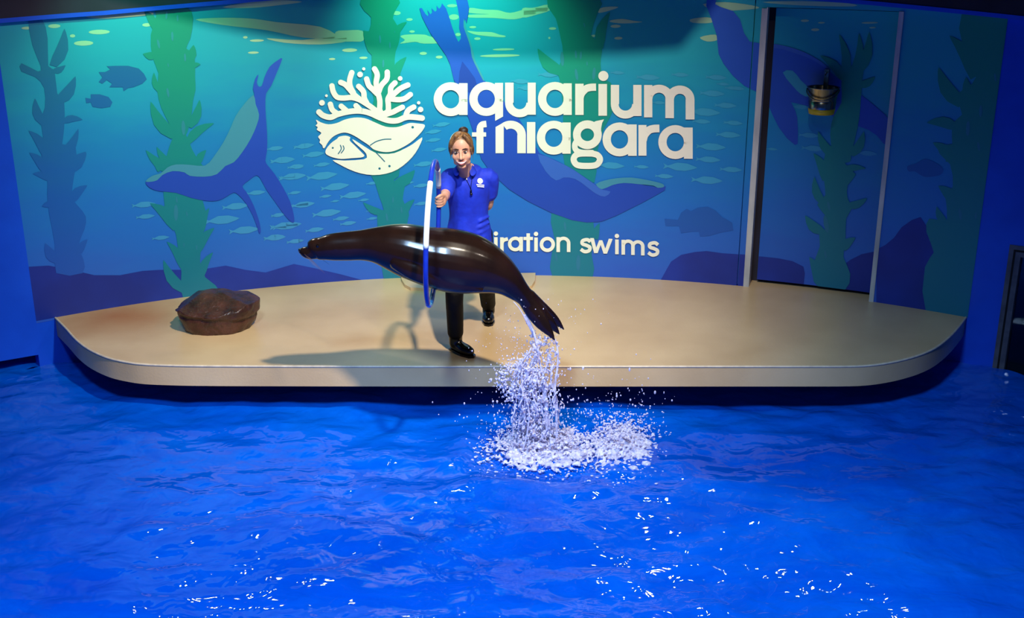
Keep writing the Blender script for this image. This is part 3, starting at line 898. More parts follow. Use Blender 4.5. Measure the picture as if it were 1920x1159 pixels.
for x, y, r in zS([(513, 95, 15), (478, 148, 27), (857, 185, 22), (160, 348, 13), (118, 415, 27), (1032, 415, 16), (1050, 478, 26)]):
    decal('emblem_bubble', [disc(x, y, r)], M_cream, 8, ('wall',))
decal('emblem_seal', [smooth2(zS([(62, 575), (110, 600), (180, 618), (260, 605), (330, 575), (420, 555), (520, 560), (620, 600), (720, 640), (820, 645), (890, 625), (950, 605), (1020, 610), (1085, 620), (1085, 650), (1050, 700), (980, 770), (900, 825), (800, 870), (720, 880), (650, 870), (600, 850), (560, 815), (500, 775), (430, 730), (360, 700), (300, 700), (230, 730), (180, 780), (145, 838), (128, 840), (120, 815), (95, 790), (100, 765), (82, 735), (112, 700), (70, 670), (78, 645), (58, 630), (75, 610)]), 3)], M_cream, 8, ('wall',))
decal('emblem_fish', [smooth2(zS([(150, 880), (165, 840), (210, 790), (260, 755), (280, 735), (340, 725), (385, 740), (380, 770), (430, 820), (500, 890), (518, 912), (495, 930), (400, 938), (300, 945), (220, 930), (165, 905)]), 3)], M_cream, 8, ('wall',))
decal('emblem_whale', [smooth2(zS([(405, 757), (470, 795), (540, 840), (620, 885), (700, 897), (800, 890), (900, 847), (980, 802), (1065, 740), (1050, 800), (1000, 890), (930, 970), (830, 1045), (720, 1085), (600, 1097), (480, 1080), (380, 1045), (290, 1000), (218, 955), (330, 960), (515, 948), (542, 915), (515, 870), (430, 795)]), 2)], M_cream, 8, ('wall',))
for x, y, r in zS([(975, 645, 12), (220, 840, 9), (662, 1035, 11), (756, 1012, 11)]):
    decal('emblem_eye', [disc(x, y, r)], M_logoink, 9, ('wall',))
for P in ([(575, 815), (630, 780), (700, 760), (770, 757)], [(630, 885), (670, 925), (710, 968)], [(292, 815), (300, 850), (272, 895)], [(318, 820), (326, 850), (300, 888)]):
    decal('emblem_line', stroke(zS(P), 9 * 0.1985, True, 5), M_logoink, 9, ('wall',))

# ------------------------------------------------------------------ stage
m, nt, b = nodemat('beige_stage_coating')
b.inputs['Roughness'].default_value = 0.33
tc = nt.nodes.new('ShaderNodeTexCoord')
n1_ = nt.nodes.new('ShaderNodeTexNoise'); n1_.inputs['Scale'].default_value = 1.6; n1_.inputs['Detail'].default_value = 8
nt.links.new(tc.outputs['Object'], n1_.inputs[0])
r1 = nt.nodes.new('ShaderNodeValToRGB')
r1.color_ramp.elements[0].position = 0.3; r1.color_ramp.elements[0].color = srgb(202, 168, 122)
r1.color_ramp.elements[1].position = 0.7; r1.color_ramp.elements[1].color = srgb(220, 188, 142)
nt.links.new(n1_.outputs[0], r1.inputs[0])
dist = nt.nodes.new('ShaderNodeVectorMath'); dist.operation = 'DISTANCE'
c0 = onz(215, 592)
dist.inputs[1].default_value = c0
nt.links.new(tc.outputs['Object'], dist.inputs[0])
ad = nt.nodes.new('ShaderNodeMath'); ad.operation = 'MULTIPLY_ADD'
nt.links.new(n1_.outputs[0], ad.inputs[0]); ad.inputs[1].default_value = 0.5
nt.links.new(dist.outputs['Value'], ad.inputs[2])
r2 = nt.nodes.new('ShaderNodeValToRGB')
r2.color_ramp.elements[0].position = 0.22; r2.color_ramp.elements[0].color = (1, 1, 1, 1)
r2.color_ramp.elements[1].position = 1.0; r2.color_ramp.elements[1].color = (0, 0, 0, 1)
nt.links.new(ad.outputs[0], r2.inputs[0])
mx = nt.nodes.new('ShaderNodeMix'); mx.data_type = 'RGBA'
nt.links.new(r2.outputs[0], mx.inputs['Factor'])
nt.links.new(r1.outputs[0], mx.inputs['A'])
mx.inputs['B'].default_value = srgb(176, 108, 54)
nt.links.new(mx.outputs['Result'], b.inputs['Base Color'])
nb = nt.nodes.new('ShaderNodeTexNoise'); nb.inputs['Scale'].default_value = 60; nb.inputs['Detail'].default_value = 6
nt.links.new(tc.outputs['Object'], nb.inputs[0])
bp = nt.nodes.new('ShaderNodeBump'); bp.inputs['Strength'].default_value = 0.12; bp.inputs['Distance'].default_value = 0.01
nt.links.new(nb.outputs[0], bp.inputs['Height']); nt.links.new(bp.outputs[0], b.inputs['Normal'])
M_stage = m

front = [(103, 595), (123, 615), (143, 637), (167, 655), (200, 670), (233, 678), (267, 682.7), (320, 685), (380, 686), (500, 686.5), (800, 687), (1100, 687), (1400, 687), (1520, 687), (1585, 686.8), (1622, 685.6), (1655, 682), (1691, 675), (1728, 664), (1757, 650), (1782, 630), (1800, 610), (1812, 593.7)]
fp = catmull([onz(x, y) for x, y in front], 7)
sa, sb = hit(*front[0])[0], hit(*front[-1])[0]
back = [arc(sb + (sa - sb) * i / 60, RW + 0.003) for i in range(61)]
extra = []
# floor of the door recess
outline = [Vector((p.x, p.y, 0)) for p in fp] + back
bm = bmesh.new()
hi = [bm.verts.new((p.x, p.y, 0)) for p in outline]
lo = [bm.verts.new((p.x, p.y, SLAB)) for p in outline]
for tri in tessellate_polygon([outline]):
    bm.faces.new([hi[i] for i in tri]); bm.faces.new([lo[i] for i in tri][::-1])
for i in range(len(hi)):
    j = (i + 1) % len(hi)
    bm.faces.new((hi[i], lo[i], lo[j], hi[j]))
arcwall(bm, S1 + 0.004, S2 - 0.002, -0.06, 0.0, RW + 0.003, RW + DREC + 0.07)
stage = tag(obj('stage_platform', bm, M_stage), 'beige coated stage slab with rounded ends overhanging the pool', 'stage')
# worn pale lip along the front edge
bm = bmesh.new()
lip = [Vector((p.x, p.y, 0)) for p in fp]
loft(bm, [p + Vector((0, 0.004, -0.004)) for p in lip[::2]], [0.009] * len(lip[::2]), None, (0, 1, 0), 8, 2)
obj('edge_lip', bm, mat('pale_stage_edge', srgb(226, 206, 178), srgb(206, 186, 160), 20, rough=0.4), stage, True)
hatch = [(752, 516), (753, 529), (759, 539), (770, 545), (800, 546), (985, 546), (997, 541), (1003, 531), (1004, 516)]
bm = bmesh.new()
hp = [onz(x, y) for x, y in hatch]
hp[0] = arc(hit(752, 518)[0], RW - 0.01); hp[-1] = arc(hit(1004, 518)[0], RW - 0.01)
t_ = [bm.verts.new((p.x, p.y, 0.028)) for p in hp]; l_ = [bm.verts.new((p.x, p.y, 0.0)) for p in hp]
bm.faces.new(t_)
for i in range(len(hp)):
    j = (i + 1) % len(hp)
    bm.faces.new((t_[i], l_[i], l_[j], t_[j]))
obj('hatch_step', bm, M_stage, stage)

# ------------------------------------------------------------------ water
m, nt, b = nodemat('pool_water')
b.inputs['Roughness'].default_value = 0.03
b.inputs['IOR'].default_value = 1.33
tc = nt.nodes.new('ShaderNodeTexCoord')
mp = nt.nodes.new('ShaderNodeMapping'); mp.inputs['Scale'].default_value = (0.55, 1.0, 1.0)
nt.links.new(tc.outputs['Object'], mp.inputs[0])
na = nt.nodes.new('ShaderNodeTexNoise'); na.inputs['Scale'].default_value = 1.7; na.inputs['Detail'].default_value = 12; na.inputs['Roughness'].default_value = 0.74; na.inputs['Distortion'].default_value = 0.7
nt.links.new(mp.outputs[0], na.inputs[0])
ra = nt.nodes.new('ShaderNodeValToRGB')
st = [(0.30, srgb(0, 74, 196)), (0.47, srgb(0, 84, 204)), (0.57, srgb(1, 92, 212)), (0.72, srgb(4, 100, 220))]
while len(ra.color_ramp.elements) < 4: ra.color_ramp.elements.new(0.5)
for e, (p, c) in zip(ra.color_ramp.elements, st): e.position = p; e.color = c
nt.links.new(na.outputs[0], ra.inputs[0])
nt.links.new(ra.outputs[0], b.inputs['Base Color'])
nw = nt.nodes.new('ShaderNodeTexNoise'); nw.inputs['Scale'].default_value = 6.5; nw.inputs['Detail'].default_value = 2; nw.inputs['Distortion'].default_value = 0.5
nt.links.new(tc.outputs['Object'], nw.inputs[0])
bp = nt.nodes.new('ShaderNodeBump'); bp.inputs['Strength'].default_value = 0.5; bp.inputs['Distance'].default_value = 0.03
nt.links.new(nw.outputs[0], bp.inputs['Height']); nt.links.new(bp.outputs[0], b.inputs['Normal'])
M_water = m
NX, NY = 430, 330
X0, X1, Y0, Y1 = -6.6, 6.6, 2.0, 10.3
SPL = onz(1010, 850, WATER)


def wave(x, y):
    z = 0.034 * noise.noise(Vector((x * 0.9, y * 1.5, 0.3))) + 0.032 * noise.noise(Vector((x * 2.1 + 5, y * 3.3, 1.7)))
    z += 0.014 * noise.noise(Vector((x * 4.6, y * 7.0, 4.1))) + 0.004 * noise.noise(Vector((x * 11, y * 14.0, 7.1)))
    d = math.hypot(x - SPL.x, (y - SPL.y))
    z += 0.022 * math.exp(-d * 1.1) * math.sin(d * 13.0)
    return z


vs = []
for j in range(NY + 1):
    y = Y0 + (Y1 - Y0) * j / NY
    for i in range(NX + 1):
        x = X0 + (X1 - X0) * i / NX
        vs.append((x, y, WATER + wave(x, y)))


def trim(v):
    """pull a grid point that lies behind a pool wall back onto that wall's face"""
    p = Vector((v[0], v[1], 0)); out = False
    if p.x > PR.x - 0.05:
        lim = 0.078 if wx0 + fw < (p - PR).dot(dR) < wx1 - fw else 0.006
        d = (p - PR).dot(nR) - lim
        if d > 0: p -= nR * d; out = True
    if p.x < PL.x - 0.15:
        d = (p - PL).dot(nL) - 0.553
        if d > 0: p -= nL * d; out = True
    elif p.y > 6.5:
        r = math.hypot(p.x - CC.x, p.y - CC.y)
        if r > RW + 0.006:
            p = CC + (p - CC) * ((RW + 0.006) / r); out = True
    return (p.x, p.y, v[2]), out


tv = [trim(v) for v in vs]
vs = [t[0] for t in tv]; ok = [not t[1] for t in tv]
fs = []
for j in range(NY):
    for i in range(NX):
        a = j * (NX + 1) + i
        q = (a, a + 1, a + NX + 2, a + NX + 1)
        if any(ok[k] for k in q): fs.append(q)
me = bpy.data.meshes.new('pool_water')
me.from_pydata(vs, [], fs)
for p in me.polygons: p.use_smooth = True
me.materials.append(M_water)
water = link(bpy.data.objects.new('pool_water', me))
tag(water, 'deep blue rippling water filling the pool', 'water', kind='stuff')

# ------------------------------------------------------------------ rock
bm = bmesh.new()
bmesh.ops.create_icosphere(bm, subdivisions=5, radius=1.0)
rc = Vector((-2.345, 8.82, 0))
for v in bm.verts:
    p = v.co.copy()
    up = p.z
    ang_ = math.atan2(p.y, p.x)
    k = 1 + 0.10 * noise.noise(Vector((math.cos(ang_) * 1.3, math.sin(ang_) * 1.3, 2.2)))
    h = max(-0.62, min(0.86, p.z))
    rxy = math.hypot(p.x, p.y)
    # squarish plan
    sq = (abs(math.cos(ang_)) ** 3 + abs(math.sin(ang_)) ** 3) ** (-1 / 3)
    prof = (1 - abs(h) ** 3.0 * 0.55) if h > 0 else (1 - abs(h) ** 1.6 * 0.34)
    rr = min(rxy * 1.45, 1.0) * prof * (0.75 + 0.25 * sq) * k
    ledge = 0.05 if h > (-0.02 - 0.22 * math.cos(ang_) * 0.5) else -0.02
    rr *= (1 + ledge)
    x, y = math.cos(ang_) * rr * 0.315, math.sin(ang_) * rr * 0.235
    slope = 0.045 * math.cos(ang_ - math.pi) * min(1, rxy * 1.2)
    z = (h + 0.62) / 1.48 * 0.36
    if z > 0.12:
        z = min(z, .298 - .30 * max(0, x - .06), .30 + .62 * min(0, x + .10), .30 + .62 * min(0, y + .03), .30 - .5 * max(0, y - .08))
        z = max(z, 0.12)
    crack = math.exp(-((z - .125 + .10 * x) / .010) ** 2) * (1 if y < .05 else 0) * (0.5 + noise.noise(Vector((x * 6, 1, 1))))
    x *= 1 - .10 * max(0, crack); y *= 1 - .10 * max(0, crack)
    d = 0.012 * noise.fractal(Vector((x * 7, y * 7, z * 9)), 1.0, 2.0, 5) - 0.012 * abs(noise.noise(Vector((x * 9 + 3, y * 9, z * 16))))
    n_ = Vector((x, y, (z - 0.15))).normalized()
    q = Vector((x, y, z)) + n_ * d
    q.z = max(q.z, -0.004 if h <= -0.6 else 0.004)
    v.co = rc + q
rock = obj('rock', bm, mat('wet_brown_rock', srgb(80, 44, 34), srgb(44, 22, 16), 9, rough=0.32, bump=0.6, bscale=28), None, True)
tag(rock, 'reddish brown artificial boulder resting on the stage', 'rock')

# ------------------------------------------------------------------ pail on the door
ds, dz = hit(1543, 178, RW + DREC - 0.15)
bc = arc(ds, RW + DREC - 0.155); bc.z = 0
top = pt(1543, 163, bc.y).z
bot = pt(1541, 213, bc.y).z
toC = (Vector((CC.x, CC.y, 0)) - Vector((bc.x, bc.y, 0))).normalized()
pail = thing('steel_pail', 'small steel pail with a yellow base band hung on the painted door', 'pail', (bc.x, bc.y, bot))


def lathe(bm, c, prof, n=32, closed=False):
    rings = [[bm.verts.new((c.x + r * math.cos(2 * math.pi * k / n), c.y + r * math.sin(2 * math.pi * k / n), z)) for k in range(n)] for r, z in prof]
    for r0, r1 in zip(rings, rings[1:]):
        for k in range(n):
            bm.faces.new((r0[k], r0[(k + 1) % n], r1[(k + 1) % n], r1[k]))
    return rings


H = top - bot
bm = bmesh.new()
rg = lathe(bm, bc, [(0.098, bot + 0.012), (0.106, bot + 0.045), (0.112, bot + H * .48), (0.107, bot + H * .5), (0.112, bot + H * .52), (0.127, bot + H * .97), (0.134, bot + H), (0.128, bot + H), (0.121, bot + H * .96), (0.095, bot + 0.03)])
bm.faces.new(rg[-1])
obj('pail_body', bm, M_steel, pail, True)
bm = bmesh.new()
rg = lathe(bm, bc, [(0.094, bot), (0.102, bot), (0.110, bot + 0.042), (0.104, bot + 0.044)])
bm.faces.new(rg[0])
obj('base_band', bm, M_yellow, pail, True)
bm = bmesh.new()
side = Vector((-toC.y, toC.x, 0))
hp = [bc + side * (0.131 * math.cos(a)) + toC * (0.128 * math.sin(a)) + Vector((0, 0, top - 0.018 - 0.075 * math.sin(a))) for a in (math.pi * k / 10 for k in range(11))]
loft(bm, hp, [0.005] * 11, None, None, 8, 2)
obj('bail_handle', bm, M_steel, pail, True)
bm = bmesh.new()
ctr = bc - toC * 0.10
for z0, z1 in ((top - 0.06, top + 0.13),):
    obox(bm, (ctr + side * 0.018)[:2], (ctr - side * 0.018)[:2], -toC, 0.062, z0, z1)
loft(bm, [bc - toC * 0.09 + Vector((0, 0, top + 0.10)), bc - toC * 0.055 + Vector((0, 0, top + 0.09)), bc - toC * 0.045 + Vector((0, 0, top + 0.115))], [0.006] * 3, None, None, 8, 3)
obj('hook', bm, M_steel, pail)

# ------------------------------------------------------------------ hoop
hand_Y = 7.87
hc = Vector((-0.5185, 7.40, 1.165))
he = Vector((0.012, 0.475, 0)).normalized()
hz = Vector((0.042, 0, 1)).normalized()
HR = 0.468


def hp_(deg):
    a = math.radians(deg)
    return hc + he * (HR * math.cos(a)) + hz * (HR * math.sin(a))


def hoopseg(name, a0, a1, r, m, parent):
    bm = bmesh.new()
    full = abs(a1 - a0) >= 359
    n = max(6, int(abs(a1 - a0) / 3))
    hn = he.cross(hz)
    rings = []
    for i in range(n + (0 if full else 1)):
        a = math.radians(a0 + (a1 - a0) * i / n)
        rad = he * math.cos(a) + hz * math.sin(a)
        c = hc + rad * HR
        rings.append([bm.verts.new(c + rad * (r * math.cos(t)) + hn * (r * math.sin(t))) for t in (2 * math.pi * k / 14 for k in range(14))])
    R2 = rings + ([rings[0]] if full else [])
    for q0, q1 in zip(R2, R2[1:]):
        for k in range(14):
            bm.faces.new((q0[k], q0[(k + 1) % 14], q1[(k + 1) % 14], q1[k]))
    if not full:
        bm.faces.new(rings[0][::-1]); bm.faces.new(rings[-1])
    return obj(name, bm, m, parent, True)


hoop = thing('hoop', 'large blue training hoop with white tape held upright by the trainer', 'hoop', tuple(hp_(270)))
hoopseg('hoop_ring', 0, 360, 0.0165, mat('blue_hoop_plastic', srgb(30, 60, 190), srgb(24, 48, 170), 12, rough=0.3), hoop)
Mw = mat('white_tape', srgb(246, 246, 246), srgb(236, 238, 240), 20, rough=0.35)
tag(hoopseg('tape_wrap', 122, 176, 0.0178, Mw, hoop), 'white tape wrap')
tag(hoopseg('tape_wrap', 27, 52, 0.0178, Mw, hoop), 'white tape wrap')
tag(hoopseg('tape_wrap', 238, 276, 0.0178, mat('light_blue_tape', srgb(90, 185, 245), srgb(80, 172, 238), 20, rough=0.35), hoop), 'light blue tape wrap')

# ------------------------------------------------------------------ sea lion
SY = 7.40
SX, SYv = Vector((1, 0, 0)), Vector((0, 1, 0))
secs = [((561, 467), (561, 474)), ((568, 463), (567, 480)), ((578, 461.5), (577, 485.5)), ((586, 455), (586, 487)), ((592, 447), (592, 487)), ((602, 445), (602, 487)), ((622, 438.5), (622, 488)), ((650, 435), (648, 488)), ((680, 432), (676, 487.5)), ((706, 427), (700, 492)), ((735, 422), (724, 503)), ((765, 421), (748, 515)), ((795, 425), (775, 526)), ((820, 428), (802, 536)), ((850, 430), (834, 545)), ((885, 438), (866, 549)), ((915, 453), (893, 550)), ((945, 476), (916, 550)), ((967, 501), (936, 552)), ((982, 524), (954, 559)), ((997, 545), (970, 567)), ((1010, 561), (984, 581)), ((1020, 573), (995, 597))]
cen, hh, hw = [], [], []
N_ = len(secs)
for i, (a, c) in enumerate(secs):
    A, B_ = pt(*a, SY), pt(*c, SY)
    cen.append((A + B_) / 2)
    hh.append((A - B_).length / 2)
    f = [0.75, .85, .95, 0.80, 0.82, 0.86, .84, .84, .88, .92, .95, .96, .97, .97, .96, .96, .96, .95, .95, .95, .98, 1.05, 1.1][i]
    hw.append(hh[-1] * f)
bm = bmesh.new()
loft(bm, cen, hw, hh, (0, 1, 0), 28, 4)


def flip(pts, w, th, Y):
    P = [(pt(x, y, SY) + SYv * yy) if yy > .1 else pt(x, y, SY + yy) for (x, y), yy in zip(pts, Y)]
    k = 0.0036
    loft(bm, P, [t for t in th], [ww * k for ww in w], (0, 1, 0), 16, 4)


flip([(985, 560), (1000, 583), (1016, 605), (1030, 623), (1040, 638)], [15, 16, 14, 8, 1.5], [.05, .04, .022, .014, .006], [0, -.03, -.06, -.08, -.09])
flip([(990, 555), (1010, 575), (1028, 590), (1044, 604), (1057.5, 618)], [14, 14, 12, 8, 1.5], [.05, .04, .022, .014, .006], [0, .03, .06, .08, .09])
flip([(1000, 570), (1018, 592), (1032, 607), (1042, 618), (1049, 627)], [14, 14, 11, 6, 1.2], [.04, .03, .02, .012, .006], [0, 0, 0, 0.01, 0.01])
flip([(1012, 600), (1022, 612), (1032, 624), (1036, 633)], [10, 9, 6, 1.2], [.03, .02, .012, .006], [-.04, -.05, -.06, -.07])
# fore flippers laid back against the body
flip([(742, 488), (775, 508), (815, 524), (860, 536), (905, 545)], [16, 17, 15, 11, 3], [.04, .03, .02, .014, .006], [-.12, -.165, -.17, -.165, -.14])
flip([(742, 488), (775, 508), (815, 524), (860, 536), (905, 545)], [16, 17, 15, 11, 3], [.04, .03, .02, .014, .006], [.12, .165, .17, .165, .14])
# brow, muzzle pads, ears
for s in (-1, 1):
    ball(bm, pt(600, 455, SY) + SYv * (s * 0.043), (.022, .012, .016))
    ball(bm, pt(573, 474, SY) + SYv * (s * 0.018), (.022, .016, .018))
    loft(bm, [pt(625, 459, SY) + SYv * (s * .066), pt(632, 461, SY) + SYv * (s * .078)], [.006, .003], None, None, 8, 2)
m, nt, b = nodemat('wet_dark_brown_fur')
b.inputs['Roughness'].default_value = 0.22
b.inputs['Specular IOR Level'].default_value = 0.4
b.inputs['Coat Weight'].default_value = 0.10
b.inputs['Coat Roughness'].default_value = 0.10
tc = nt.nodes.new('ShaderNodeTexCoord')
n0 = nt.nodes.new('ShaderNodeTexNoise'); n0.inputs['Scale'].default_value = 5; n0.inputs['Detail'].default_value = 6
nt.links.new(tc.outputs['Object'], n0.inputs[0])
r0 = nt.nodes.new('ShaderNodeValToRGB')
r0.color_ramp.elements[0].position = .3; r0.color_ramp.elements[0].color = srgb(22, 12, 9)
r0.color_ramp.elements[1].position = .75; r0.color_ramp.elements[1].color = srgb(36, 20, 14)
nt.links.new(n0.outputs[0], r0.inputs[0]); nt.links.new(r0.outputs[0], b.inputs['Base Color'])
M_fur = m
root = cen[15].copy(); root.z = cen[15].z - 0.2
lion = thing('sea_lion', 'wet dark brown sea lion leaping through the hoop over the pool', 'sea lion', tuple(root))
lion_body = fuse('sea_lion_body', bm, 0.007, M_fur, lion, 4, 0.5)
M_eye = mat('dark_wet_eye', srgb(10, 6, 5), rough=0.05, coat=1.0)
for s in (-1, 1):
    bm = bmesh.new(); ball(bm, pt(598, 457, SY) + SYv * (s * 0.053), .012)
    obj('eye', bm, M_eye, lion, True)
bm = bmesh.new(); ball(bm, pt(562.5, 468.5, SY), (.012, .02, .011)); obj('nose', bm, M_eye, lion, True)
Mwh = mat('pale_whisker', srgb(90, 66, 54), rough=0.5)
for s in (-1, 1):
    for k in range(5):
        a = pt(572 + k * 2, 473 + k * 1.5, SY) + SYv * (s * .03)
        bm = bmesh.new()
        loft(bm, [a, a + Vector((.03 + .01 * k, s * .05, -.02 - .008 * k)), a + Vector((.07 + .01 * k, s * .07, -.06 - .008 * k))], [.0009, .0007, .0004], None, None, 5, 2)
        obj('whisker', bm, Mwh, lion)

# ------------------------------------------------------------------ trainer
tr_root = Vector((-0.33, 8.45, 0))
person = thing('person', 'person in a blue polo shirt and black trousers holding out the hoop', 'person', tuple(tr_root))
M_skin = mat('skin', srgb(226, 170, 140), srgb(216, 156, 126), 14, rough=0.45)
M_polo = mat('royal_blue_polo', srgb(20, 54, 204), srgb(15, 44, 182), 16, rough=0.75, bump=0.25, bscale=14)
M_trs = mat('black_trousers', srgb(8, 7, 7), srgb(5, 4, 5), 10, spec=0.15, rough=0.6, bump=0.2, bscale=18)
M_boot = mat('black_rubber_boot', srgb(9, 8, 8), srgb(6, 5, 5), 10, rough=0.2)
M_hair = mat('dark_blond_hair', srgb(150, 108, 62), srgb(84, 56, 30), 60, rough=0.5, stretch=(1, 1, 0.25))
M_bun = mat('brown_hair_bun', srgb(60, 36, 22), srgb(30, 18, 12), 40, rough=0.5)

HC = pt(865.5, 281, 8.27)
hf = Vector((-0.03, -1, -0.07)).normalized()
ha = Vector((1, -0.03, 0.05)); ha = (ha - hf * ha.dot(hf)).normalized()
hu = hf.cross(ha).normalized()


def hl(a, u, f):
    return HC + ha * a + hu * u + hf * f


HAX = (ha, hu, hf)
tx = -0.322
torso = [((tx, 8.52, .80), .150, .105), ((tx, 8.51, .90), .152, .108), ((tx, 8.50, 1.0), .132, .095), ((tx, 8.49, 1.10), .138, .10), ((tx, 8.475, 1.20), .155, .105), ((tx, 8.465, 1.29), .160, .095), ((tx, 8.45, 1.345), .12, .07), ((tx, 8.43, 1.375), .06, .05)]
sh1, sh2 = Vector((tx - .140, 8.44, 1.30)), Vector((tx + .155, 8.47, 1.295))
hoopH = hp_(13)
wr1 = hoopH + Vector((0.035, 0.075, 0.0))
el1 = Vector(((sh1.x + wr1.x) / 2 - 0.012, (sh1.y + wr1.y) / 2 + 0.0, (sh1.z + wr1.z) / 2 - 0.045))
el2 = pt(916, 383, 8.55)
wr2 = Vector((tx + .07, 8.70, .99))
hip1, hip2 = Vector((tx - .085, 8.49, .84)), Vector((tx + .085, 8.53, .84))
kn1, an1 = Vector((-.425, 8.22, .47)), Vector((-.425, 8.29, .095))
kn2, an2 = Vector((-.205, 8.70, .45)), Vector((-.19, 9.0, .10))
to1, he1 = Vector((-.305, 8.165, .04)), Vector((-.45, 8.33, .045))
to2, he2 = Vector((-.188, 8.86, .04)), Vector((-.195, 9.06, .045))

bm = bmesh.new()
loft(bm, [t[0] for t in torso], [t[1] * .94 for t in torso], [t[2] * .93 for t in torso], (1, 0, 0), 20, 4)
loft(bm, [Vector((tx - .012, 8.45, 1.31)), Vector((tx - .022, 8.40, 1.37)), hl(0, -.05, -.035)], [.062, .054, .052], None, (1, 0, 0), 16, 4)
ball(bm, hl(0, .025, -.01), (.076, .094, .092), HAX, 24, 18)
ball(bm, hl(0, -.038, .022), (.066, .074, .062), HAX, 24, 18)
ball(bm, hl(0, -.108, .052), (.030, .017, .022), HAX)
for s in (-1, 1):
    ball(bm, hl(s * .038, -.036, .046), (.030, .028, .026), HAX)
    ball(bm, hl(s * .032, -.082, .024), (.030, .024, .028), HAX)
    ball(bm, hl(s * .077, -.012, -.005), (.009, .028, .017), HAX)
    ball(bm, hl(s * .014, -.040, .088), (.009, .008, .010), HAX)
loft(bm, [hl(0, .015, .078), hl(0, -.015, .092), hl(0, -.038, .103)], [.009, .010, .012], None, None, 10, 3)
for sh, el, wr in ((sh1, el1, wr1), (sh2, el2, wr2)):
    loft(bm, [sh, (sh + el) / 2, el, el.lerp(wr, .35), wr], [.050, .044, .036, .036, .025], None, None, 16, 4)
for hip, kn, an in ((hip1, kn1, an1), (hip2, kn2, an2)):
    loft(bm, [hip + Vector((0, 0, .03)), hip.lerp(kn, .5), kn, kn.lerp(an, .4), an], [.082, .070, .052, .050, .036], None, None, 16, 4)


def hand(bm, wrist, palm_c, fwd, axis, grip_c, grip_r, sgn, n_f=4, arc_deg=235):
    """palm plus four fingers and a thumb curled round a bar through grip_c along axis"""
    axis = axis.normalized()
    fwd = (fwd - axis * fwd.dot(axis)).normalized()
    side = axis.cross(fwd)
    loft(bm, [wrist, wrist.lerp(palm_c, .5), palm_c + axis * .0], [.024, .032, .040], [.022, .020, .016], tuple(axis), 14, 3)
    lens = [0.88, 1.0, 0.95, 0.76]
    for i in range(n_f):
        off = axis * (0.030 - 0.0205 * i)
        P, Rr = [], []
        N = 7
        for k in range(N):
            a = math.radians(-70 + arc_deg * lens[i] * k / (N - 1))
            r = grip_r + .0085
            P.append(grip_c + off - fwd * (r * math.cos(a)) * -1 * math.cos(0) * 0 + (side * sgn * (math.cos(a)) + fwd * (math.sin(a))) * r)
            Rr.append(.0095 - .0025 * k / (N - 1))
        P.insert(0, palm_c + off * 1.0)
        Rr.insert(0, .0105)
        loft(bm, P, Rr, None, None, 10, 3)
    P = [palm_c + axis * .028 - fwd * .012, grip_c + axis * .050 + side * sgn * .020, grip_c + axis * .050 + fwd * .024 + side * sgn * .008, grip_c + axis * .036 + fwd * .030 - side * sgn * .010]
    loft(bm, P, [.013, .012, .0105, .008], None, None, 10, 3)


axis1 = (hp_(16) - hp_(10)).normalized()
fw1 = Vector((-0.25, -1, 0))
pc1 = hoopH + Vector((0.034, 0.018, 0))
sd = axis1.cross((fw1 - axis1 * fw1.dot(axis1)).normalized())
hand(bm, wr1, pc1, fw1, axis1, hoopH, .0165, 1 if sd.x > 0 else -1)
g2 = wr2 + Vector((-.075, .012, .0))
ax2 = Vector((0, -.1, 1))
hand(bm, wr2, wr2 + Vector((-.05, .012, .002)), Vector((-1, .15, 0)), ax2, g2, .012, -1)
fuse('body', bm, 0.0055, M_skin, person, 3, 0.5)

# polo shirt
bm = bmesh.new()
shirt = [((tx, 8.52, .755), .172, .126), ((tx, 8.515, .84), .172, .128)] + [(t[0], t[1] + .014, t[2] + .014) for t in torso[1:7]]
shirt[-1] = (shirt[-1][0], .115, .078)
loft(bm, [t[0] for t in shirt], [t[1] for t in shirt], [t[2] for t in shirt], (1, 0, 0), 24, 4)
se1 = sh1.lerp(el1, .80); se2 = sh2.lerp(el2, .60)
loft(bm, [Vector((tx - .095, 8.455, 1.305)), sh1, se1], [.066, .066, .064], None, None, 16, 4, True)
loft(bm, [Vector((tx + .10, 8.46, 1.30)), sh2 + Vector((.005, 0, 0)), se2], [.066, .066, .066], None, None, 16, 4, True)
for k in range(4):   # cloth folds at the waist
    z = .84 + k * .045
    loft(bm, [Vector((tx + .02 + .02 * k, 8.405, z)), Vector((tx + .09, 8.415, z + .012)), Vector((tx + .155, 8.47, z + .03))], [.008, .016, .006], None, None, 8, 3)
polo = fuse('polo_shirt', bm, 0.007, M_polo, person, 3, 0.5)
polo_bvh = BVHTree.FromPolygons([v.co for v in polo.data.vertices], [tuple(p.vertices) for p in polo.data.polygons])


def onpolo(px, py, off=0.002):
    d = ray(px, py).normalized()
    loc, no, i, dist_ = polo_bvh.ray_cast(CAM, d)
    if loc is None:
        return pt(px, py, 8.38), Vector((0, -1, 0))
    if no.dot(d) > 0: no = -no
    return loc + no * off, no


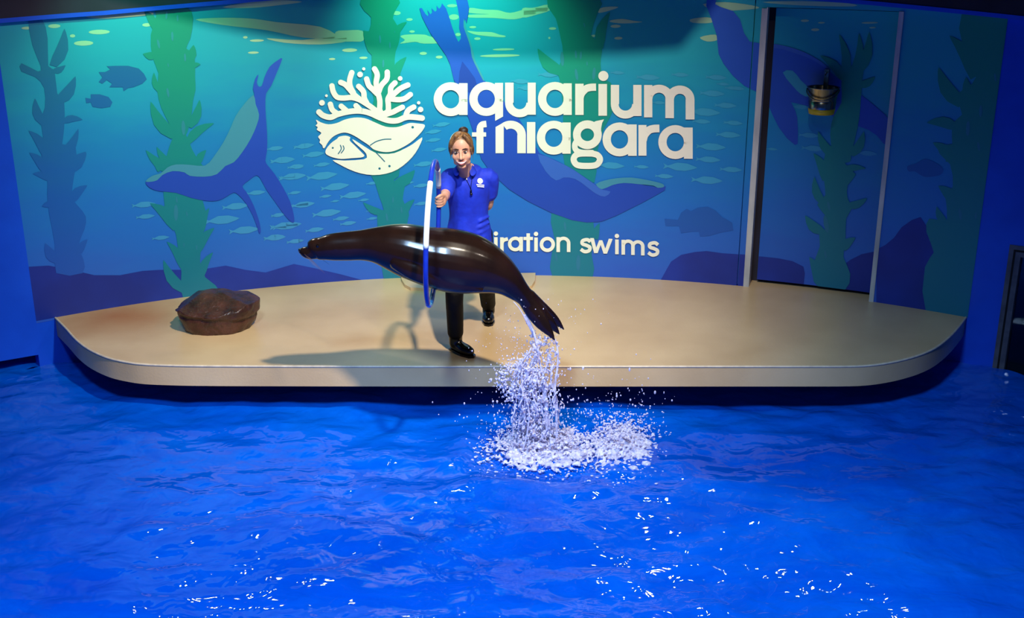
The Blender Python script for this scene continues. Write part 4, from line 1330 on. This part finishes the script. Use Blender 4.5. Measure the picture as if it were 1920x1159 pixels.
# collar: two flaps round the neck
bm = bmesh.new()
nb_ = Vector((tx - .022, 8.40, 1.398))
for s in (-1, 1):
    P0 = [nb_ + Vector((s * .058 * math.sin(a), -.052 * math.cos(a) + .004, .012 - .03 * (math.cos(a) > .3) * math.cos(a))) for a in (math.radians(d) for d in (32, 60, 95, 130, 165, 180))]
    P1 = [nb_ + Vector((s * .098 * math.sin(a), -.092 * math.cos(a) + .004, -.032 - .045 * max(0, math.cos(a)))) for a in (math.radians(d) for d in (30, 60, 95, 130, 165, 180))]
    va = [bm.verts.new(p) for p in P0]; vb = [bm.verts.new(p) for p in P1]
    for k in range(5): bm.faces.new((va[k], va[k + 1], vb[k + 1], vb[k]))
col = obj('collar', bm, M_polo, polo, True)
md = col.modifiers.new('thick', 'SOLIDIFY'); md.thickness = .006
md = col.modifiers.new('soft', 'SUBSURF'); md.levels = 1; md.render_levels = 2
# neck opening and placket button
bm = bmesh.new()
P = [onpolo(x, y, .0025)[0] for x, y in ((862, 316), (880, 316), (872, 332))]
f_ = bm.faces.new([bm.verts.new(p) for p in P])
tag(obj('neck_opening', bm, M_skin, polo))
bm = bmesh.new(); ball(bm, onpolo(875, 336, .002)[0], .006); tag(obj('button', bm, Mw, polo, True), 'white button')
# chest emblem
p0, n0_ = onpolo(900, 341, .0025)
rt = Vector((1, 0, 0)); rt = (rt - n0_ * rt.dot(n0_)).normalized(); up_ = n0_.cross(rt) * -1
if up_.z < 0: up_ = -up_
bm = bmesh.new()
bm.faces.new([bm.verts.new(p0 + rt * (.021 * math.cos(a)) + up_ * (.021 * math.sin(a) + .006)) for a in (2 * math.pi * k / 20 for k in range(20))])
for r_, (w0, w1) in enumerate(((-.027, .030), (-.020, .027))):
    x = w0
    while x < w1:
        w = .0055
        z0 = -.028 - r_ * .012
        bm.faces.new([bm.verts.new(p0 + rt * a + up_ * c) for a, c in ((x, z0), (x + w, z0), (x + w, z0 + .008), (x, z0 + .008))])
        x += .0075
tag(obj('chest_emblem', bm, Mw, polo), 'white round emblem with two small lines of lettering')
# whistle on a cord
bm = bmesh.new()
cp = [onpolo(x, y, .004)[0] for x, y in ((868, 322), (873, 334), (880, 348), (883, 356))]
cp2 = [onpolo(x, y, .004)[0] for x, y in ((886, 320), (885, 334), (883, 348), (883, 356))]
loft(bm, cp, [.0022] * 4, None, None, 6, 3); loft(bm, cp2, [.0022] * 4, None, None, 6, 3)
obj('cord', bm, M_trs, person)
bm = bmesh.new(); w0 = cp[-1]
loft(bm, [w0 + Vector((0, -.006, 0)), w0 + Vector((0, -.008, -.022))], [.006, .007], None, None, 10, 2)
ball(bm, w0 + Vector((0.002, -.008, -.028)), .010)
obj('whistle', bm, M_boot, person, True)

# trousers
bm = bmesh.new()
loft(bm, [Vector((tx, 8.52, .98)), Vector((tx, 8.52, .88)), Vector((tx, 8.51, .78)), Vector((tx, 8.505, .72))], [.142, .158, .160, .13], [.102, .114, .118, .10], (1, 0, 0), 20, 4)
for hip, kn, an in ((hip1, kn1, an1), (hip2, kn2, an2)):
    loft(bm, [hip + Vector((0, 0, .02)), hip.lerp(kn, .5), kn, kn.lerp(an, .45), kn.lerp(an, .86)], [.092, .082, .068, .064, .060], None, None, 18, 4)
fuse('trousers', bm, 0.007, M_trs, person, 3, 0.5)
for kn, an, he_, to in ((kn1, an1, he1, to1), (kn2, an2, he2, to2)):
    bm = bmesh.new()
    loft(bm, [kn.lerp(an, .55), an + Vector((0, 0, .03)), an + Vector((0, 0, -.035))], [.056, .052, .050], None, None, 16, 3)
    d = (to - he_); d.z = 0; d.normalize()
    sdv = Vector((-d.y, d.x, 0))
    loft(bm, [he_ + d * .02, he_.lerp(to, .35), he_.lerp(to, .7), to - d * .01], [.040, .044, .050, .036], [.046, .048, .040, .034], tuple(sdv), 16, 4)
    for v in bm.verts: v.co.z = max(v.co.z, 0.0)
    bt = fuse('boot', bm, 0.007, M_boot, person, 3, 0.5)
    bm = bmesh.new()
    oc = [he_ + d * .0, he_.lerp(to, .35), he_.lerp(to, .7), to + d * .012]
    wd = [.036, .044, .051, .034]
    L_ = [p + sdv * w for p, w in zip(oc, wd)]; R_ = [p - sdv * w for p, w in zip(oc, wd)]
    loop = L_ + [oc[-1] + d * .02] + R_[::-1] + [oc[0] - d * .02]
    a_ = [bm.verts.new((p.x, p.y, 0.0)) for p in loop]; b_ = [bm.verts.new((p.x, p.y, 0.016)) for p in loop]
    bm.faces.new(a_); bm.faces.new(b_)
    for k in range(len(a_)):
        j = (k + 1) % len(a_); bm.faces.new((a_[k], a_[j], b_[j], b_[k]))
    obj('sole', bm, M_boot, bt)

# hair
bm = bmesh.new()
ball(bm, hl(0, .036, -.022), (.085, .096, .094), HAX, 28, 20)
ball(bm, hl(0, -.02, -.045), (.075, .07, .065), HAX, 20, 14)
for s in (-1, 1):
    loft(bm, [hl(s * .03, .115, .045), hl(s * .066, .07, .045), hl(s * .080, .01, .018), hl(s * .080, -.035, -.01)], [.016, .016, .013, .006], None, None, 10, 4)
    loft(bm, [hl(s * .070, .02, .045), hl(s * .078, -.03, .030), hl(s * .076, -.075, .022)], [.006, .005, .002], None, None, 8, 3)
hair = fuse('hair', bm, 0.005, M_hair, person, 2, 0.5)
bm = bmesh.new()
ball(bm, hl(.018, .128, -.045), (.036, .028, .034), HAX, 18, 12)
loft(bm, [hl(.0, .122, -.03), hl(.018, .118, -.02), hl(.04, .115, -.035)], [.012, .014, .012], None, None, 10, 3)
tag(fuse('hair_bun', bm, 0.005, M_bun, hair, 2, 0.5), 'dark bun on top of the head')
# face
M_iris = mat('dark_eye', srgb(40, 26, 20), rough=0.15)
M_white = mat('eye_white', srgb(226, 220, 214), rough=0.3)
M_lip = mat('lips', srgb(176, 92, 84), rough=0.4)
M_teeth = mat('teeth', srgb(248, 246, 240), rough=0.2)
M_brow = mat('eyebrow', srgb(92, 62, 38), rough=0.7)
for s in (-1, 1):
    bm = bmesh.new(); ball(bm, hl(s * .031, .004, .073), (.0135, .0058, .010), HAX); e_ = obj('eye', bm, M_white, person, True)
    bm = bmesh.new(); ball(bm, hl(s * .031, .003, .0785), (.0082, .0056, .006), HAX); obj('iris', bm, M_iris, e_, True)
    bm = bmesh.new(); loft(bm, [hl(s * .046, .008, .066), hl(s * .031, .0135, .081), hl(s * .017, .007, .078)], [.002, .0034, .002], None, None, 8, 3); obj('eyelid', bm, M_brow, e_, True)
    bm = bmesh.new(); loft(bm, [hl(s * .052, .022, .066), hl(s * .034, .030, .080), hl(s * .014, .025, .084)], [.0018, .0034, .0028], None, None, 8, 3); obj('eyebrow', bm, M_brow, person, True)
mo = []
for k in range(9):
    t = -1 + 2 * k / 8
    mo.append((t * .034, -.071 + .014 * t * t, .089 - .014 * t * t))
bm = bmesh.new(); loft(bm, [hl(*p) for p in mo], [.003, .006, .008, .009, .0095, .009, .008, .006, .003], [.006] * 9, tuple(hu), 10, 2); obj('teeth', bm, M_teeth, person, True)
bm = bmesh.new(); loft(bm, [hl(a * 1.06, u + .0095 - .007 * abs(a) / .03, f + .002) for a, u, f in mo], [.002, .003, .0034, .0038, .003, .0038, .0034, .003, .002], None, tuple(hu), 8, 2); obj('upper_lip', bm, M_lip, person, True)
bm = bmesh.new(); loft(bm, [hl(a * 1.06, u - .011 + .008 * abs(a) / .03, f + .002) for a, u, f in mo], [.002, .003, .004, .0048, .005, .0048, .004, .003, .002], None, tuple(hu), 8, 2); obj('lower_lip', bm, M_lip, person, True)

# ------------------------------------------------------------------ splash under the tail
rnd = random.Random(11)
m = bpy.data.materials.new('splash_water'); m.use_nodes = True
nt = m.node_tree; b = nt.nodes['Principled BSDF']
b.inputs['Base Color'].default_value = srgb(222, 219, 250)
b.inputs['Roughness'].default_value = 0.12
b.inputs['IOR'].default_value = 1.33
tp = nt.nodes.new('ShaderNodeBsdfTransparent')
mxs = nt.nodes.new('ShaderNodeMixShader')
tc = nt.nodes.new('ShaderNodeTexCoord')
n0 = nt.nodes.new('ShaderNodeTexNoise'); n0.inputs['Scale'].default_value = 26; n0.inputs['Detail'].default_value = 4
nt.links.new(tc.outputs['Object'], n0.inputs[0])
r0 = nt.nodes.new('ShaderNodeValToRGB')
r0.color_ramp.elements[0].position = .36; r0.color_ramp.elements[0].color = (.50, .50, .50, 1)
r0.color_ramp.elements[1].position = .62; r0.color_ramp.elements[1].color = (1, 1, 1, 1)
nt.links.new(n0.outputs[0], r0.inputs[0]); nt.links.new(r0.outputs[0], mxs.inputs[0])
nt.links.new(tp.outputs[0], mxs.inputs[1]); nt.links.new(b.outputs[0], mxs.inputs[2])
nt.links.new(mxs.outputs[0], nt.nodes['Material Output'].inputs['Surface'])
M_spl = m
bm = bmesh.new()


def strand(P, r0_, r1_, Y0_, Y1_, jit=0.0):
    n = len(P)
    Q = [pt(x + rnd.uniform(-jit, jit), y, Y0_ + (Y1_ - Y0_) * i / (n - 1)) for i, (x, y) in enumerate(P)]
    loft(bm, Q, [(r0_ + (r1_ - r0_) * i / (n - 1)) * rnd.uniform(.6, 1.35) for i in range(n)], None, None, 7, 3)


strand([(963, 566), (975, 580), (986, 600), (996, 618), (1004, 634)], .004, .010, 7.36, 7.38)
strand([(985, 590), (998, 615), (1006, 645), (1012, 680), (1020, 715), (1024, 760), (1026, 815)], .006, .016, 7.37, 7.35)
strand([(1041, 636), (1046, 660), (1045, 690), (1040, 730), (1043, 780), (1044, 826)], .006, .012, 7.38, 7.36)
def colx(y):
    K = [(620, 1014, 18), (650, 1018, 24), (690, 1004, 38), (730, 998, 44), (780, 1002, 44), (840, 1005, 60)]
    for (y0, c0, w0), (y1, c1, w1) in zip(K, K[1:]):
        if y <= y1:
            t = (y - y0) / (y1 - y0)
            return c0 + (c1 - c0) * t, w0 + (w1 - w0) * t
    return K[-1][1:]


for k in range(60):
    u0 = rnd.uniform(-1, 1); y0 = rnd.uniform(628, 760); ln_ = rnd.uniform(30, 110)
    P = []
    for t in (0, .25, .5, .75, 1):
        y = min(y0 + ln_ * t, 842)
        c, w = colx(y)
        P.append((c + (u0 + rnd.uniform(-.12, .12)) * w, y))
    Ya = SY + rnd.uniform(-.12, .08)
    strand(P, rnd.uniform(.002, .006), rnd.uniform(.002, .008), Ya, Ya + rnd.uniform(-.03, .03), 3)
for k in range(2600):
    y = 625 + 217 * rnd.random() ** .7
    c, w = colx(y)
    g = rnd.gauss(0, .55)
    if y < 690 and abs(g) < .5 and rnd.random() < .6: continue
    p = pt(c + g * w, y, SY + rnd.gauss(-.02, .06))
    r = rnd.uniform(.003, .0085)
    M = Matrix.Translation(p) @ Matrix.Rotation(rnd.uniform(-.5, .5), 4, 'Y') @ Matrix.Diagonal((r * rnd.uniform(.7, 1.4), r, r * rnd.uniform(.9, 2.8), 1))
    blob(bm, M)
for k in range(700):     # curled left shoulder of the column
    a = rnd.uniform(0, 6.28); rr = rnd.gauss(30, 9)
    p = pt(972 + rr * math.cos(a), 712 + rr * .85 * math.sin(a), SY + rnd.gauss(-.03, .05))
    r = rnd.uniform(.003, .008)
    blob(bm, Matrix.Translation(p) @ Matrix.Diagonal((r * rnd.uniform(.7, 2), r, r * rnd.uniform(.7, 2), 1)))
splash = fuse('water_splash', bm, 0.004, M_spl, None, 1, 0.4)
tag(splash, 'column of splashing water falling from the tail of the sea lion', 'splash', kind='stuff')

# foam mound where the animal left the water
bm = bmesh.new()


def dens(px, py):
    a = math.exp(-(((px - 1025) / 78) ** 2 + ((py - 842) / 30) ** 2))
    b2 = .8 * math.exp(-(((px - 1165) / 48) ** 2 + ((py - 838) / 38) ** 2))
    return max(a, b2)


cnt = 0
while cnt < 5200:
    px, py = rnd.uniform(880, 1270), rnd.uniform(770, 915)
    d = dens(px, py)
    if rnd.random() > d ** .8: continue
    p = onz(px, py, WATER)
    r = rnd.uniform(.003, .009) + .007 * d * rnd.random()
    z = WATER + rnd.random() ** 1.6 * .13 * d
    M = Matrix.Translation((p.x, p.y, z)) @ Matrix.Diagonal((r * rnd.uniform(.8, 2.0), r * rnd.uniform(.7, 1.4), r * rnd.uniform(.6, 1.3), 1))
    blob(bm, M)
    cnt += 1
for k in range(420):
    px, py = (rnd.gauss(1015, 42), rnd.gauss(846, 15)) if rnd.random() < .68 else (rnd.gauss(1165, 26), rnd.gauss(846, 15))
    p = onz(px, py, WATER)
    if px < 950: continue
    r = rnd.uniform(.010, .026)
    blob(bm, Matrix.Translation((p.x, p.y, WATER + rnd.uniform(0, .03))) @ Matrix.Diagonal((r * 1.5, r * 1.3, r * .9, 1)))
foam = fuse('splash_foam', bm, 0.0055, M_spl, None, 1, 0.4)
tag(foam, 'white foam churning on the water below the splash', 'foam', kind='stuff')

# flying droplets
vs, fs = [], []
base = [(1, 0, 0), (-1, 0, 0), (0, 1, 0), (0, -1, 0), (0, 0, 1), (0, 0, -1)]
bf = [(0, 2, 4), (2, 1, 4), (1, 3, 4), (3, 0, 4), (2, 0, 5), (1, 2, 5), (3, 1, 5), (0, 3, 5)]
tmp = bmesh.new(); bmesh.ops.create_icosphere(tmp, subdivisions=1, radius=1.0)
base = [v.co[:] for v in tmp.verts]; tmp.verts.index_update(); bf = [[v.index for v in f.verts] for f in tmp.faces]; tmp.free()


def drop(p, r, st):
    o = len(vs)
    for c in base:
        vs.append((p.x + c[0] * r * st[0], p.y + c[1] * r * st[1], p.z + c[2] * r * st[2]))
    fs.extend([[o + i for i in f] for f in bf])


lion_bvh = BVHTree.FromPolygons([v.co for v in lion_body.data.vertices], [tuple(p.vertices) for p in lion_body.data.polygons])


def in_lion(p):
    loc, no, ix, dd = lion_bvh.find_nearest(p)
    return dd < 0.012 or (p - loc).dot(no) < 0


for k in range(1150):
    u = rnd.random()
    if u < .30:
        px, py = rnd.gauss(985, 34), rnd.gauss(700, 46)
    elif u < .62:
        px, py = rnd.gauss(1020, 75), rnd.gauss(800, 36)
    elif u < .90:
        px, py = rnd.gauss(1150, 48), rnd.gauss(790, 38)
    else:
        px, py = rnd.gauss(1010, 60), rnd.gauss(610, 36)
    if py > 900 or py < 550: continue
    Y = SY + rnd.gauss(0, .16)
    p = pt(px, py, Y)
    if p.z < WATER + .01 or in_lion(p): continue
    r = rnd.choice((.002, .003, .003, .004, .005, .007)) * (1 if py > 660 else .7)
    drop(p, r, (rnd.uniform(.7, 1.3), 1, rnd.uniform(.8, 2.2)))
me = bpy.data.meshes.new('water_droplets'); me.from_pydata(vs, [], fs)
for p in me.polygons: p.use_smooth = True
me.materials.append(M_spl)
dr = link(bpy.data.objects.new('water_droplets', me))
tag(dr, 'spray of small droplets flung round the splash', 'droplets', kind='stuff')
